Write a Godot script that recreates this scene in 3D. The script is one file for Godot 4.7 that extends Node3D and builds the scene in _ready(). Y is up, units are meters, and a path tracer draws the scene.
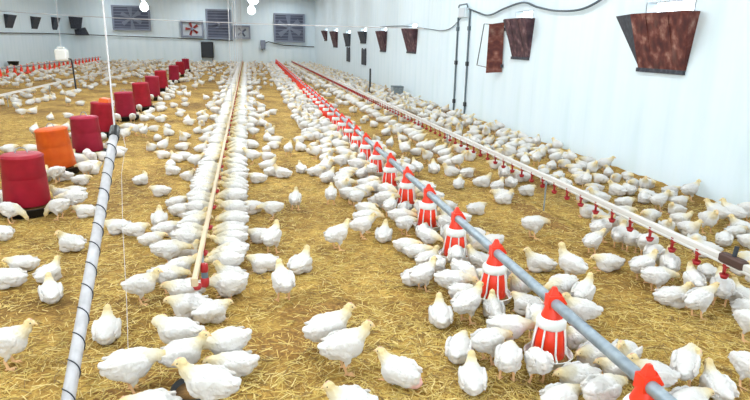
extends Node3D
# A long poultry house: litter floor, pale blue walls, hopper windows, feeder and drinker lines, and a flock of white chickens.

const WALL_X := 4.95
const LEFT_X := -12.5
const BACK_Z := -46.0
const FRONT_Z := 4.5
const CEIL_Y := 4.75
const EYE := Vector3(0.0, 1.65, 0.0)

var rng := RandomNumberGenerator.new()
var used := {}
var mats := {}
var cam_basis := Basis(Vector3(0.9792, 0.0199, 0.2018), Vector3(0.0330, 0.9671, -0.2525), Vector3(-0.2002, 0.2539, 0.9464)).orthonormalized()

func _ready() -> void:
	rng.seed = 4711
	make_camera_and_light()
	make_materials()
	make_shell()
	make_right_windows()
	make_far_windows()
	make_fans()
	make_wall_fittings()
	make_lamps()
	make_feeder_line("feeder_line", 1.515, -1.09, -43.0, "galvanised feeder pipe carrying a long row of orange-red pan feeders", true)
	make_feeder_line("feeder_line", -9.6, -18.0, -44.0, "distant row of red pan feeders beside the wall with small dark windows", false)
	make_drinker_line("drinker_line", -0.34, 0.30, -3.36, -43.0, "cream drinker pipe hidden in a dense double row of chickens", 0)
	make_drinker_line("drinker_line", 2.95, 0.33, -1.7, -43.0, "white drinker rail with red drip cups between orange feeders and window wall", 1)
	make_drinker_line("drinker_line", -5.6, 0.30, -12.0, -44.0, "white drinker pipe on the littered floor behind the red hoppers", 2)
	make_hoppers()
	make_raised_pipe()
	make_litter()
	make_damp_litter()
	make_flock()

# ---------------------------------------------------------------- camera, sky, exposure
func make_camera_and_light() -> void:
	var cam := Camera3D.new()
	cam.name = "camera"
	cam.projection = Camera3D.PROJECTION_PERSPECTIVE
	cam.fov = 36.87
	cam.near = 0.05
	cam.far = 200.0
	cam.transform = Transform3D(cam_basis, EYE)
	add_child(cam)
	cam.current = true
	var env := Environment.new()
	env.background_mode = Environment.BG_SKY
	var sm := ProceduralSkyMaterial.new()          # flat overcast daylight
	sm.sky_top_color = Color(0.86, 0.93, 1.0)
	sm.sky_horizon_color = Color(0.93, 0.97, 1.0)
	sm.ground_bottom_color = Color(0.45, 0.43, 0.38)
	sm.ground_horizon_color = Color(0.60, 0.58, 0.54)
	sm.sky_energy_multiplier = 2.2
	sm.sun_angle_max = 0.0
	var sky := Sky.new()
	sky.sky_material = sm
	env.sky = sky
	env.tonemap_mode = Environment.TONE_MAPPER_LINEAR
	env.tonemap_exposure = 1.04
	env.sdfgi_enabled = true
	env.ssao_enabled = true
	env.ssil_enabled = true
	var we := WorldEnvironment.new()
	we.name = "environment"
	we.environment = env
	add_child(we)

# ---------------------------------------------------------------- helpers
func numbered(called: String) -> String:
	if not used.has(called):
		used[called] = 0
		return called
	used[called] += 1
	return "%s_%03d" % [called, used[called]]

func tag(o: Node, label: String, category: String, group := "") -> void:
	o.set_meta("label", label)
	o.set_meta("category", category)
	if group != "":
		o.set_meta("group", group)

func thing(called: String, label: String, category: String, at := Vector3.ZERO, group := "") -> Node3D:
	var o := Node3D.new()
	o.name = numbered(called)
	o.position = at
	add_child(o)
	tag(o, label, category, group)
	return o

func put(mesh: Mesh, called: String, m: Material, parent: Node) -> MeshInstance3D:
	var o := MeshInstance3D.new()
	o.mesh = mesh
	o.material_override = m
	if parent == self:
		o.name = numbered(called)
		add_child(o)
	else:
		o.name = called
		parent.add_child(o, true)
	return o

func structure(mesh: Mesh, called: String, m: Material) -> MeshInstance3D:
	var o := put(mesh, called, m, self)
	o.set_meta("kind", "structure")
	return o

func st_new() -> SurfaceTool:
	var st := SurfaceTool.new()
	st.begin(Mesh.PRIMITIVE_TRIANGLES)
	st.set_smooth_group(-1)
	return st

func fin(st: SurfaceTool) -> ArrayMesh:
	st.generate_normals()
	return st.commit()

# a quad given counter-clockwise as seen from outside, emitted clockwise
func quad(st: SurfaceTool, a: Vector3, b: Vector3, c: Vector3, d: Vector3) -> void:
	st.add_vertex(a); st.add_vertex(c); st.add_vertex(b)
	st.add_vertex(a); st.add_vertex(d); st.add_vertex(c)

func tri(st: SurfaceTool, a: Vector3, b: Vector3, c: Vector3) -> void:
	st.add_vertex(a); st.add_vertex(c); st.add_vertex(b)

# a block from eight corners: bottom 0-3 and top 4-7, each ring counter-clockwise from above
func block(st: SurfaceTool, p: Array) -> void:
	quad(st, p[3], p[2], p[1], p[0])
	quad(st, p[4], p[5], p[6], p[7])
	for i in 4:
		var j: int = (i + 1) % 4
		quad(st, p[i], p[j], p[j + 4], p[i + 4])

func box(st: SurfaceTool, lo: Vector3, hi: Vector3) -> void:
	block(st, [Vector3(lo.x, lo.y, hi.z), Vector3(hi.x, lo.y, hi.z), Vector3(hi.x, lo.y, lo.z), Vector3(lo.x, lo.y, lo.z),
		Vector3(lo.x, hi.y, hi.z), Vector3(hi.x, hi.y, hi.z), Vector3(hi.x, hi.y, lo.z), Vector3(lo.x, hi.y, lo.z)])

# a box with chamfered vertical and top edges
func cbox(st: SurfaceTool, lo: Vector3, hi: Vector3, c: float) -> void:
	var rings := [[lo.y, c], [lo.y + c, 0.0], [hi.y - c, 0.0], [hi.y, c]]
	var loops := []
	for r in rings:
		var k: float = r[1]
		var y: float = r[0]
		var x0 := lo.x + k
		var x1 := hi.x - k
		var z0 := lo.z + k
		var z1 := hi.z - k
		loops.append([Vector3(x0, y, z1 - c), Vector3(x0 + c, y, z1), Vector3(x1 - c, y, z1), Vector3(x1, y, z1 - c), Vector3(x1, y, z0 + c), Vector3(x1 - c, y, z0), Vector3(x0 + c, y, z0), Vector3(x0, y, z0 + c)])
	for i in 3:
		for j in 8:
			var n := (j + 1) % 8
			quad(st, loops[i][j], loops[i][n], loops[i + 1][n], loops[i + 1][j])
	for j in range(1, 7):
		tri(st, loops[3][0], loops[3][j], loops[3][j + 1])
		tri(st, loops[0][0], loops[0][j + 1], loops[0][j])

# a tube along points, radius per point
func tube(st: SurfaceTool, pts: Array, radii: Array, sides := 8, smooth := true) -> void:
	st.set_smooth_group(1 if smooth else -1)
	var rings := []
	var up := Vector3.UP
	for i in pts.size():
		var p: Vector3 = pts[i]
		var d: Vector3 = (pts[mini(i + 1, pts.size() - 1)] - pts[maxi(i - 1, 0)])
		d = d.normalized()
		if i == 0:
			up = Vector3.UP if absf(d.y) < 0.9 else Vector3.RIGHT
		var s := d.cross(up).normalized()
		up = s.cross(d).normalized()
		var r: float = radii[mini(i, radii.size() - 1)]
		var ring := []
		for k in sides:
			var a := TAU * k / sides
			ring.append(p + (s * cos(a) + up * sin(a)) * r)
		rings.append(ring)
	for i in pts.size() - 1:
		for k in sides:
			var n := (k + 1) % sides
			quad(st, rings[i][k], rings[i + 1][k], rings[i + 1][n], rings[i][n])
	st.set_smooth_group(-1)
	var last: int = pts.size() - 1
	for k in range(1, sides - 1):
		tri(st, rings[0][0], rings[0][k], rings[0][k + 1])
		tri(st, rings[last][0], rings[last][k + 1], rings[last][k])

func tube_mesh(pts: Array, radii: Array, sides := 8) -> ArrayMesh:
	var st := st_new()
	tube(st, pts, radii, sides)
	return fin(st)

# a profile of (radius, height) turned about the vertical axis
func lathe(st: SurfaceTool, prof: Array, sides := 20, at := Vector3.ZERO, smooth := true) -> void:
	st.set_smooth_group(1 if smooth else -1)
	for i in prof.size() - 1:
		for k in sides:
			var a := TAU * k / sides
			var b := TAU * (k + 1) / sides
			var p: Vector2 = prof[i]
			var q: Vector2 = prof[i + 1]
			var v0 := at + Vector3(p.x * cos(a), p.y, -p.x * sin(a))
			var v1 := at + Vector3(p.x * cos(b), p.y, -p.x * sin(b))
			var v2 := at + Vector3(q.x * cos(b), q.y, -q.x * sin(b))
			var v3 := at + Vector3(q.x * cos(a), q.y, -q.x * sin(a))
			if p.x < 1e-5:
				tri(st, v0, v2, v3)
			elif q.x < 1e-5:
				tri(st, v0, v1, v2)
			else:
				quad(st, v0, v1, v2, v3)
	st.set_smooth_group(-1)

func lathe_mesh(prof: Array, sides := 20) -> ArrayMesh:
	var st := st_new()
	lathe(st, prof, sides)
	return fin(st)

# a thin slab with thickness: outline points in a plane, pushed along n
func slab(st: SurfaceTool, pts: Array, n: Vector3) -> void:
	var m := pts.size()
	for i in range(1, m - 1):
		tri(st, pts[0] + n, pts[i] + n, pts[i + 1] + n)
		tri(st, pts[0], pts[i + 1], pts[i])
	for i in m:
		var j := (i + 1) % m
		quad(st, pts[i], pts[j], pts[j] + n, pts[i] + n)

# ---------------------------------------------------------------- materials
func ramp(stops: Array) -> Gradient:
	var g := Gradient.new()
	var offs := PackedFloat32Array()
	var cols := PackedColorArray()
	for s in stops:
		offs.append(s[0])
		cols.append(s[1])
	g.offsets = offs
	g.colors = cols
	return g

func noise_tex(size: int, freq: float, stops: Array, seed_no: int, octaves := 4) -> NoiseTexture2D:
	var n := FastNoiseLite.new()
	n.seed = seed_no
	n.noise_type = FastNoiseLite.TYPE_SIMPLEX_SMOOTH
	n.frequency = freq
	n.fractal_octaves = octaves
	var t := NoiseTexture2D.new()
	t.width = size
	t.height = size
	t.seamless = true
	t.noise = n
	t.color_ramp = ramp(stops)
	return t

func noise_normal(size: int, freq: float, strength: float, seed_no: int) -> NoiseTexture2D:
	var n := FastNoiseLite.new()
	n.seed = seed_no
	n.frequency = freq
	var t := NoiseTexture2D.new()
	t.width = size
	t.height = size
	t.seamless = true
	t.noise = n
	t.as_normal_map = true
	t.bump_strength = strength
	return t

func plain(c: Color, rough := 0.6, metal := 0.0) -> StandardMaterial3D:
	var m := StandardMaterial3D.new()
	m.albedo_color = c
	m.roughness = rough
	m.metallic = metal
	return m

func grainy(tex: Texture2D, scale: float, rough := 0.8, world := true) -> StandardMaterial3D:
	var m := StandardMaterial3D.new()
	m.albedo_texture = tex
	m.roughness = rough
	m.uv1_triplanar = true
	m.uv1_world_triplanar = world
	m.uv1_scale = Vector3.ONE * scale
	return m

func make_materials() -> void:
	mats.wall = grainy(noise_tex(512, 0.006, [[0.0, Color(0.87, 0.935, 0.96)], [0.35, Color(0.895, 0.952, 0.985)], [0.7, Color(0.91, 0.962, 0.99)], [1.0, Color(0.885, 0.94, 0.96)]], 3, 5), 0.35, 0.55)
	mats.wall.uv1_scale = Vector3(0.55, 0.07, 0.55)      # runs of damp down the sheets
	mats.ceiling = plain(Color(0.66, 0.68, 0.69), 0.9)
	mats.earth = plain(Color(0.42, 0.38, 0.30), 0.95)
	mats.rust = grainy(noise_tex(256, 0.022, [[0.0, Color(0.20, 0.10, 0.11)], [0.35, Color(0.33, 0.15, 0.14)], [0.55, Color(0.42, 0.21, 0.18)], [0.72, Color(0.55, 0.36, 0.31)], [1.0, Color(0.74, 0.60, 0.54)]], 21, 5), 0.9, 0.8)
	mats.rust_dark = grainy(noise_tex(256, 0.022, [[0.0, Color(0.18, 0.12, 0.15)], [0.42, Color(0.29, 0.19, 0.22)], [0.65, Color(0.39, 0.26, 0.28)], [1.0, Color(0.60, 0.50, 0.50)]], 22, 5), 0.9, 0.8)
	mats.slate = grainy(noise_tex(256, 0.03, [[0.0, Color(0.14, 0.15, 0.18)], [0.6, Color(0.24, 0.25, 0.29)], [1.0, Color(0.34, 0.35, 0.38)]], 23), 1.5, 0.7)
	mats.galv = grainy(noise_tex(256, 0.02, [[0.0, Color(0.48, 0.53, 0.57)], [0.5, Color(0.58, 0.63, 0.67)], [1.0, Color(0.67, 0.72, 0.75)]], 31), 2.0, 0.38)
	mats.galv.metallic = 0.35
	mats.red = plain(Color(0.95, 0.22, 0.09), 0.4)
	mats.cup_red = plain(Color(0.66, 0.11, 0.12), 0.45)
	mats.white_plastic = plain(Color(0.93, 0.93, 0.92), 0.4)
	mats.rail = plain(Color(0.85, 0.83, 0.81), 0.45)
	mats.cream = plain(Color(0.80, 0.71, 0.58), 0.5)
	mats.crimson = grainy(noise_tex(256, 0.02, [[0.0, Color(0.55, 0.04, 0.14)], [0.5, Color(0.64, 0.05, 0.16)], [1.0, Color(0.70, 0.09, 0.19)]], 41), 1.2, 0.6)
	mats.crimson_b = grainy(noise_tex(256, 0.02, [[0.0, Color(0.54, 0.05, 0.18)], [0.5, Color(0.62, 0.07, 0.21)], [1.0, Color(0.66, 0.10, 0.24)]], 42), 1.2, 0.6)
	mats.orange = grainy(noise_tex(256, 0.02, [[0.0, Color(0.80, 0.28, 0.06)], [0.5, Color(0.87, 0.36, 0.09)], [1.0, Color(0.90, 0.44, 0.15)]], 43), 1.2, 0.45)
	mats.black = plain(Color(0.05, 0.05, 0.06), 0.55)
	mats.dark = plain(Color(0.17, 0.19, 0.22), 0.6)
	mats.conduit = plain(Color(0.36, 0.42, 0.46), 0.5)
	mats.cable = plain(Color(0.33, 0.38, 0.42), 0.6)
	mats.white_cord = plain(Color(0.80, 0.79, 0.80), 0.7)
	mats.brown = plain(Color(0.30, 0.20, 0.17), 0.6)
	mats.feed = grainy(noise_tex(256, 0.08, [[0.0, Color(0.40, 0.28, 0.14)], [1.0, Color(0.66, 0.50, 0.28)]], 44), 3.0, 0.95)
	mats.pvc = grainy(noise_tex(256, 0.02, [[0.0, Color(0.60, 0.59, 0.60)], [0.5, Color(0.71, 0.70, 0.71)], [1.0, Color(0.78, 0.77, 0.78)]], 45), 2.0, 0.5)
	mats.fan_dark = plain(Color(0.36, 0.38, 0.46), 0.7)
	mats.fan_mid = plain(Color(0.53, 0.56, 0.63), 0.7)
	mats.fan_white = plain(Color(0.80, 0.83, 0.86), 0.6)
	mats.fan_red = plain(Color(0.55, 0.16, 0.15), 0.6)
	var glow := plain(Color(1, 1, 1), 0.4)
	glow.emission_enabled = true
	glow.emission = Color(0.92, 0.97, 1.0)
	glow.emission_energy_multiplier = 6.0
	mats.bulb = glow
	mats.tube = glow.duplicate()
	mats.tube.emission_energy_multiplier = 2.0
	var ch := StandardMaterial3D.new()
	ch.vertex_color_use_as_albedo = true
	ch.roughness = 0.85
	ch.rim_enabled = true
	ch.rim = 0.15
	ch.normal_enabled = true
	ch.normal_texture = noise_normal(256, 0.05, 6.0, 51)
	ch.normal_scale = 0.5
	ch.uv1_triplanar = true
	ch.uv1_scale = Vector3.ONE * 7.0
	mats.bird = ch
	var far := StandardMaterial3D.new()
	far.vertex_color_use_as_albedo = true
	far.roughness = 0.9
	mats.bird_far = far
	var sw := StandardMaterial3D.new()
	sw.vertex_color_use_as_albedo = true
	sw.roughness = 0.75
	mats.straw = sw
	mats.damp = grainy(noise_tex(256, 0.05, [[0.0, Color(0.40, 0.27, 0.10)], [0.5, Color(0.53, 0.38, 0.15)], [1.0, Color(0.70, 0.55, 0.26)]], 61, 4), 2.2, 0.95)
	mats.floor = floor_material()

# chopped straw trodden into brown litter: thousands of short strokes over a mottled ground
func floor_material() -> StandardMaterial3D:
	var n := 1024
	var img := Image.create(n, n, false, Image.FORMAT_RGB8)
	var hgt := Image.create(n, n, false, Image.FORMAT_L8)
	var ns := FastNoiseLite.new()
	ns.seed = 5
	ns.frequency = 0.012
	var coarse := ns.get_seamless_image(n, n)
	ns.seed = 6
	ns.frequency = 0.07
	var fine := ns.get_seamless_image(n, n)
	for y in n:
		for x in n:
			var a: float = coarse.get_pixel(x, y).r
			var b: float = fine.get_pixel(x, y).r
			var t := clampf((a - 0.5) * 0.9 + (b - 0.5) * 0.8 + 0.52, 0.0, 1.0)
			img.set_pixel(x, y, Color(0.50, 0.36, 0.13).lerp(Color(0.84, 0.70, 0.36), t))
			hgt.set_pixel(x, y, Color.from_hsv(0, 0, 0.25 + 0.2 * b))
	var r := RandomNumberGenerator.new()
	r.seed = 77
	var tones := [Color(0.87, 0.73, 0.40), Color(0.79, 0.63, 0.30), Color(0.91, 0.80, 0.50), Color(0.69, 0.53, 0.23), Color(0.54, 0.38, 0.14), Color(0.83, 0.68, 0.34)]
	for k in 10000:
		var p := Vector2(r.randf() * n, r.randf() * n)
		var d := Vector2.from_angle(r.randf() * TAU)
		var len := r.randf_range(8, 34)
		var c: Color = tones[r.randi() % tones.size()]
		var wide := r.randf() < 0.5
		var hv := r.randf_range(0.5, 1.0)
		for s in int(len):
			var q := p + d * s
			var px := posmod(int(q.x), n)
			var py := posmod(int(q.y), n)
			img.set_pixel(px, py, c)
			hgt.set_pixel(px, py, Color(hv, hv, hv))
			if wide:
				img.set_pixel((px + 1) % n, py, c)
				hgt.set_pixel((px + 1) % n, py, Color(hv, hv, hv))
	img.generate_mipmaps()
	var m := StandardMaterial3D.new()
	m.albedo_texture = ImageTexture.create_from_image(img)
	m.roughness = 0.95
	m.uv1_triplanar = true
	m.uv1_world_triplanar = true
	m.uv1_scale = Vector3.ONE * 0.45
	m.normal_enabled = true
	hgt.bump_map_to_normal_map(3.0)
	m.normal_texture = ImageTexture.create_from_image(hgt)
	m.normal_scale = 0.9
	m.detail_enabled = true                      # damp, bare and well strewn patches, metres across
	m.detail_blend_mode = BaseMaterial3D.BLEND_MODE_MUL
	m.detail_albedo = noise_tex(512, 0.012, [[0.0, Color(0.66, 0.60, 0.52)], [0.35, Color(0.88, 0.85, 0.80)], [0.6, Color(1, 1, 1)], [1.0, Color(1, 0.99, 0.95)]], 88, 4)
	m.detail_uv_layer = BaseMaterial3D.DETAIL_UV_2
	m.uv2_triplanar = true
	m.uv2_world_triplanar = true
	m.uv2_scale = Vector3.ONE * 0.11
	return m

# ---------------------------------------------------------------- the building
# a wall in the plane x = const with openings [z0, z1, y0, y1] (z0 < z1), thickness towards outside
func wall_x(x: float, out: float, z0: float, z1: float, holes: Array) -> ArrayMesh:
	var st := st_new()
	var xa := minf(x, x + out)
	var xb := maxf(x, x + out)
	var cuts := [z0]
	for h in holes:
		cuts.append(h[0])
		cuts.append(h[1])
	cuts.append(z1)
	for i in cuts.size() - 1:
		if i % 2 == 0:
			box(st, Vector3(xa, -0.2, cuts[i]), Vector3(xb, CEIL_Y, cuts[i + 1]))
		else:
			var h: Array = holes[i / 2]
			box(st, Vector3(xa, -0.2, cuts[i]), Vector3(xb, h[2], cuts[i + 1]))
			box(st, Vector3(xa, h[3], cuts[i]), Vector3(xb, CEIL_Y, cuts[i + 1]))
	return fin(st)

# right-hand windows: [z centre, width, sill, head]
var right_wins := [[-6.65, 0.87, 1.38, 2.20], [-10.63, 0.72, 1.42, 2.26], [-18.4, 1.05, 1.37, 2.22], [-22.45, 0.95, 1.34, 2.20], [-26.5, 1.3, 1.62, 2.24], [-30.7, 1.4, 1.45, 2.20], [-35.2, 1.7, 1.35, 2.35], [-39.6, 1.3, 1.70, 2.45]]
var left_wins := [[-44.9, 1.0, 2.06, 2.85], [-40.9, 1.0, 2.05, 2.75], [-36.8, 1.0, 2.03, 2.72]]

func make_shell() -> void:
	var st := st_new()
	box(st, Vector3(LEFT_X - 0.15, -0.25, BACK_Z - 0.15), Vector3(WALL_X + 0.15, 0.0, FRONT_Z))
	structure(fin(st), "floor", mats.floor)
	st = st_new()
	box(st, Vector3(LEFT_X - 0.15, CEIL_Y, BACK_Z - 0.15), Vector3(WALL_X + 0.15, CEIL_Y + 0.12, FRONT_Z + 0.15))
	structure(fin(st), "ceiling", mats.ceiling)
	var holes := []
	var order := right_wins.duplicate()
	order.reverse()
	for w in order:
		holes.append([w[0] - w[1] / 2, w[0] + w[1] / 2, w[2], w[3]])
	var wr := structure(wall_x(WALL_X, 0.15, BACK_Z, FRONT_Z, holes), "wall_right", mats.wall)
	for z in [-2.6, -8.6, -15.6, -20.4, -24.5, -28.6, -33.0]:     # joints between the wall sheets
		var s := st_new()
		var n: int = 0
		box(s, Vector3(WALL_X - 0.003, 0.0, z - 0.006), Vector3(WALL_X, CEIL_Y if n == 0 else 1.3, z + 0.006))
		for w in right_wins:
			if absf(z - w[0]) < w[1] / 2 + 0.1:
				n = 1
		if n == 0:
			put(fin(s), "sheet_joint", mats.wall, wr)
	holes = []
	for w in left_wins:
		holes.append([w[0] - w[1] / 2, w[0] + w[1] / 2, w[2], w[3]])
	structure(wall_x(LEFT_X, -0.15, BACK_Z, FRONT_Z, holes), "wall_left", mats.wall)
	st = st_new()
	box(st, Vector3(LEFT_X - 0.15, -0.2, BACK_Z - 0.15), Vector3(WALL_X + 0.15, CEIL_Y, BACK_Z))
	structure(fin(st), "wall_back", mats.wall)
	# the gable behind the photographer, with its wide loading door standing open to the daylight
	st = st_new()
	box(st, Vector3(LEFT_X - 0.15, -0.2, FRONT_Z), Vector3(-1.8, CEIL_Y, FRONT_Z + 0.15))
	box(st, Vector3(2.4, -0.2, FRONT_Z), Vector3(WALL_X + 0.15, CEIL_Y, FRONT_Z + 0.15))
	box(st, Vector3(-1.8, 3.0, FRONT_Z), Vector3(2.4, CEIL_Y, FRONT_Z + 0.15))
	structure(fin(st), "wall_front", mats.wall)
	st = st_new()
	box(st, Vector3(-60, -0.5, -90), Vector3(60, -0.26, 60))
	var g := structure(fin(st), "ground", mats.earth)
	g.set_meta("label", "bare earth outside the poultry house")

# a hopper window in the wall x = WALL_X: reveal frame, leaning shutter panel hinged at the sill, flared side cheek
func hopper(idx: int, w: Array, lean: float, flare: float, panel_mat: Material, label: String) -> void:
	var zc: float = w[0]
	var hw: float = w[1] / 2
	var y0: float = w[2]
	var y1: float = w[3]
	var top := y1 - 0.14
	var o := Node3D.new()
	o.name = "window_%d" % idx
	o.position = Vector3(WALL_X, 0, zc)
	add_child(o)
	o.set_meta("kind", "structure")
	o.set_meta("label", label)
	var st := st_new()
	for s in [-1.0, 1.0]:
		box(st, Vector3(0.0, y0, s * hw - 0.012), Vector3(0.14, y1, s * hw + 0.012))
	box(st, Vector3(-0.006, y0 - 0.02, -hw - 0.02), Vector3(0.14, y0 + 0.012, hw + 0.02))
	put(fin(st), "window_frame", mats.wall, o)
	# shutter: wider at the top
	st = st_new()
	var f := 0.03
	var fn := 0.15
	slab(st, [Vector3(-0.015, y0 + 0.02, hw), Vector3(-lean, top, hw + fn), Vector3(-lean, top, -hw - f), Vector3(-0.015, y0 + 0.02, -hw)], Vector3(0.016, 0.004, 0))
	var panel := put(fin(st), "shutter_panel", panel_mat, o)
	for k in [-0.35, 0.5]:
		st = st_new()
		var zb: float = k * hw * 1.1
		slab(st, [Vector3(-0.022, y0 + 0.05, zb + 0.014), Vector3(-lean - 0.006, top - 0.03, zb + 0.018), Vector3(-lean - 0.006, top - 0.03, zb - 0.018), Vector3(-0.022, y0 + 0.05, zb - 0.014)], Vector3(0.008, 0, 0))
		put(fin(st), "batten", panel_mat, panel)
	st = st_new()
	box(st, Vector3(-0.035, y0 - 0.025, -hw - 0.01), Vector3(-0.004, y0 + 0.025, hw + 0.01))
	put(fin(st), "hinge_rail", mats.slate, o)
	st = st_new()
	slab(st, [Vector3(0.0, y0 + 0.02, hw), Vector3(-lean, top, hw + fn), Vector3(0.0, top, hw + fn * 0.6)], Vector3(0, 0, 0.008))
	put(fin(st), "side_cheek", panel_mat, o)
	st = st_new()
	var zt := -hw - f
	slab(st, [Vector3(0.0, y0 + 0.02, -hw), Vector3(0.0, top, zt - flare), Vector3(-lean, top, zt)], Vector3(0, 0, 0.008))
	put(fin(st), "side_cheek", mats.slate, o)

func make_right_windows() -> void:
	hopper(1, right_wins[0], 0.20, 0.62, mats.rust, "hopper window with a rusty red-brown shutter on the pale wall")
	hopper(2, right_wins[1], 0.22, 0.55, mats.rust_dark, "hopper window with a dark brown shutter beside an open side flap")
	hopper(3, right_wins[2], 0.22, 0.70, mats.rust_dark, "dark hopper window beyond the two wall conduits")
	hopper(4, right_wins[3], 0.22, 0.70, mats.rust_dark, "dark hopper window, second beyond the two wall conduits")
	hopper(5, right_wins[4], 0.16, 0.50, mats.slate, "small hopper window above a grey flap beside the short dark post")
	hopper(6, right_wins[5], 0.16, 0.50, mats.slate, "small hopper window above a grey flap near the far corner")
	hopper(7, right_wins[6], 0.25, 0.50, mats.rust_dark, "dark hopper window, second from the far corner")
	hopper(8, right_wins[7], 0.25, 0.50, mats.rust_dark, "dark hopper window next to the far corner")
	# the side flap swung open beyond the second window: a rusty sheet hanging in a bent rod frame
	var o := thing("window_flap", "rusty mottled flap in a bent rod frame swung open beside window", "shutter", Vector3(WALL_X, 0, -11.52))
	var st := st_new()
	slab(st, [Vector3(-0.02, 1.13, 0.12), Vector3(-0.06, 2.08, 0.16), Vector3(-0.28, 2.04, -0.06), Vector3(-0.26, 1.10, -0.12)], Vector3(0.008, 0, -0.014))
	put(fin(st), "flap_sheet", mats.rust, o)
	put(tube_mesh([Vector3(-0.02, 2.03, 0.10), Vector3(-0.32, 2.05, -0.22), Vector3(-0.32, 1.24, -0.48), Vector3(-0.10, 1.18, -0.10), Vector3(0.0, 1.18, 0.0)], [0.011], 6), "rod_frame", mats.dark, o)
	for y in [1.25, 1.95]:
		st = st_new()
		box(st, Vector3(-0.05, y - 0.03, 0.09), Vector3(0.0, y + 0.03, 0.13))
		put(fin(st), "hinge", mats.slate, o)
	for k in 2:
		var z: float = [-26.2, -30.4][k]
		var q := thing("wall_flap", ["grey sheet flap hanging under window beside the short dark post", "grey sheet flap hanging under window near the far corner"][k], "shutter", Vector3(WALL_X, 0, z))
		st = st_new()
		box(st, Vector3(-0.04, 0.70, -0.55), Vector3(-0.012, 1.36, 0.45))
		put(fin(st), "flap_sheet", mats.slate, q)
		for zz in [-0.4, 0.3]:
			st = st_new()
			box(st, Vector3(-0.05, 1.30, zz - 0.05), Vector3(0.0, 1.40, zz + 0.05))
			put(fin(st), "hinge", mats.dark, q)

func make_far_windows() -> void:
	for i in 3:
		var w: Array = left_wins[i]
		var o := Node3D.new()
		o.name = "window_%d" % (9 + i)
		o.position = Vector3(LEFT_X, 0, w[0])
		add_child(o)
		o.set_meta("kind", "structure")
		o.set_meta("label", "small dark hopper window high on the greenish far side wall")
		var hw: float = w[1] / 2
		var st := st_new()
		slab(st, [Vector3(0.02, w[2], -hw), Vector3(0.28, w[3] - 0.03, -hw - 0.05), Vector3(0.28, w[3] - 0.03, hw + 0.12), Vector3(0.02, w[2], hw)], Vector3(-0.016, 0.004, 0))
		put(fin(st), "shutter_panel", mats.slate, o)
		for s in [-1.0, 1.0]:
			st = st_new()
			slab(st, [Vector3(0.0, w[2], s * hw), Vector3(0.28, w[3] - 0.03, s * (hw + 0.08)), Vector3(0.0, w[3], s * (hw + 0.02))], Vector3(0, 0, 0.01))
			put(fin(st), "side_cheek", mats.slate, o)
		st = st_new()
		box(st, Vector3(-0.12, w[2] - 0.02, -hw - 0.03), Vector3(0.01, w[2] + 0.02, hw + 0.03))
		put(fin(st), "window_frame", mats.slate, o)
	# two dark flaps at the corner of the end wall
	var o := thing("vent_flap", "pair of dark overlapping vent flaps at the corner of end wall", "vent", Vector3(-11.3, 0, BACK_Z))
	var st := st_new()
	slab(st, [Vector3(-0.55, 2.95, 0.04), Vector3(-0.40, 2.15, 0.30), Vector3(0.25, 2.15, 0.30), Vector3(0.35, 2.90, 0.04)], Vector3(0, 0.006, -0.03))
	put(fin(st), "upper_flap", mats.slate, o)
	st = st_new()
	slab(st, [Vector3(-0.25, 2.10, 0.04), Vector3(-0.15, 1.72, 0.32), Vector3(0.75, 1.72, 0.32), Vector3(0.45, 2.25, 0.04)], Vector3(0, 0.006, -0.03))
	put(fin(st), "lower_flap", mats.slate, o)

# ---------------------------------------------------------------- end-wall fans
func fan(called: String, label: String, x: float, y: float, w: float, h: float, frame_m: Material, hole_m: Material, blade_m: Material, blades: int, slats: int) -> void:
	var o := thing(called, label, "fan", Vector3(x, y, BACK_Z))
	var st := st_new()
	var t := 0.12
	box(st, Vector3(-w / 2, -h / 2, 0.0), Vector3(-w / 2 + t, h / 2, 0.22))
	box(st, Vector3(w / 2 - t, -h / 2, 0.0), Vector3(w / 2, h / 2, 0.22))
	box(st, Vector3(-w / 2 + t, h / 2 - t, 0.0), Vector3(w / 2 - t, h / 2, 0.22))
	box(st, Vector3(-w / 2 + t, -h / 2, 0.0), Vector3(w / 2 - t, -h / 2 + t, 0.22))
	put(fin(st), "frame", frame_m, o)
	st = st_new()
	box(st, Vector3(-w / 2 + t, -h / 2 + t, 0.0), Vector3(w / 2 - t, h / 2 - t, 0.03))
	put(fin(st), "back_plate", hole_m, o)
	var r := minf(w, h) / 2 - t
	for k in blades:
		var a := TAU * k / blades + 0.6
		var d := Vector3(cos(a), sin(a), 0)
		var s := Vector3(-sin(a), cos(a), 0)
		st = st_new()
		slab(st, [d * 0.08 - s * 0.05 + Vector3(0, 0, 0.10), d * r - s * 0.20 * r + Vector3(0, 0, 0.07), d * r + s * 0.22 * r + Vector3(0, 0, 0.15), d * 0.08 + s * 0.05 + Vector3(0, 0, 0.12)], Vector3(0, 0, 0.012))
		put(fin(st), "blade", blade_m, o)
	st = st_new()
	lathe(st, [Vector2(0, 0.09), Vector2(0.11, 0.07), Vector2(0.12, 0.0), Vector2(0.0, 0.0)].map(func(v): return Vector2(v.x, v.y)), 12)
	var hub := put(fin(st), "hub", frame_m, o)
	hub.rotation.x = PI / 2
	hub.position.z = 0.10
	for k in slats:
		st = st_new()
		var yy := -h / 2 + t + (h - 2 * t) * (k + 0.5) / slats
		box(st, Vector3(-w / 2 + t, yy - 0.02, 0.19), Vector3(w / 2 - t, yy + 0.02, 0.215))
		put(fin(st), "slat", mats.fan_mid, o)

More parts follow.
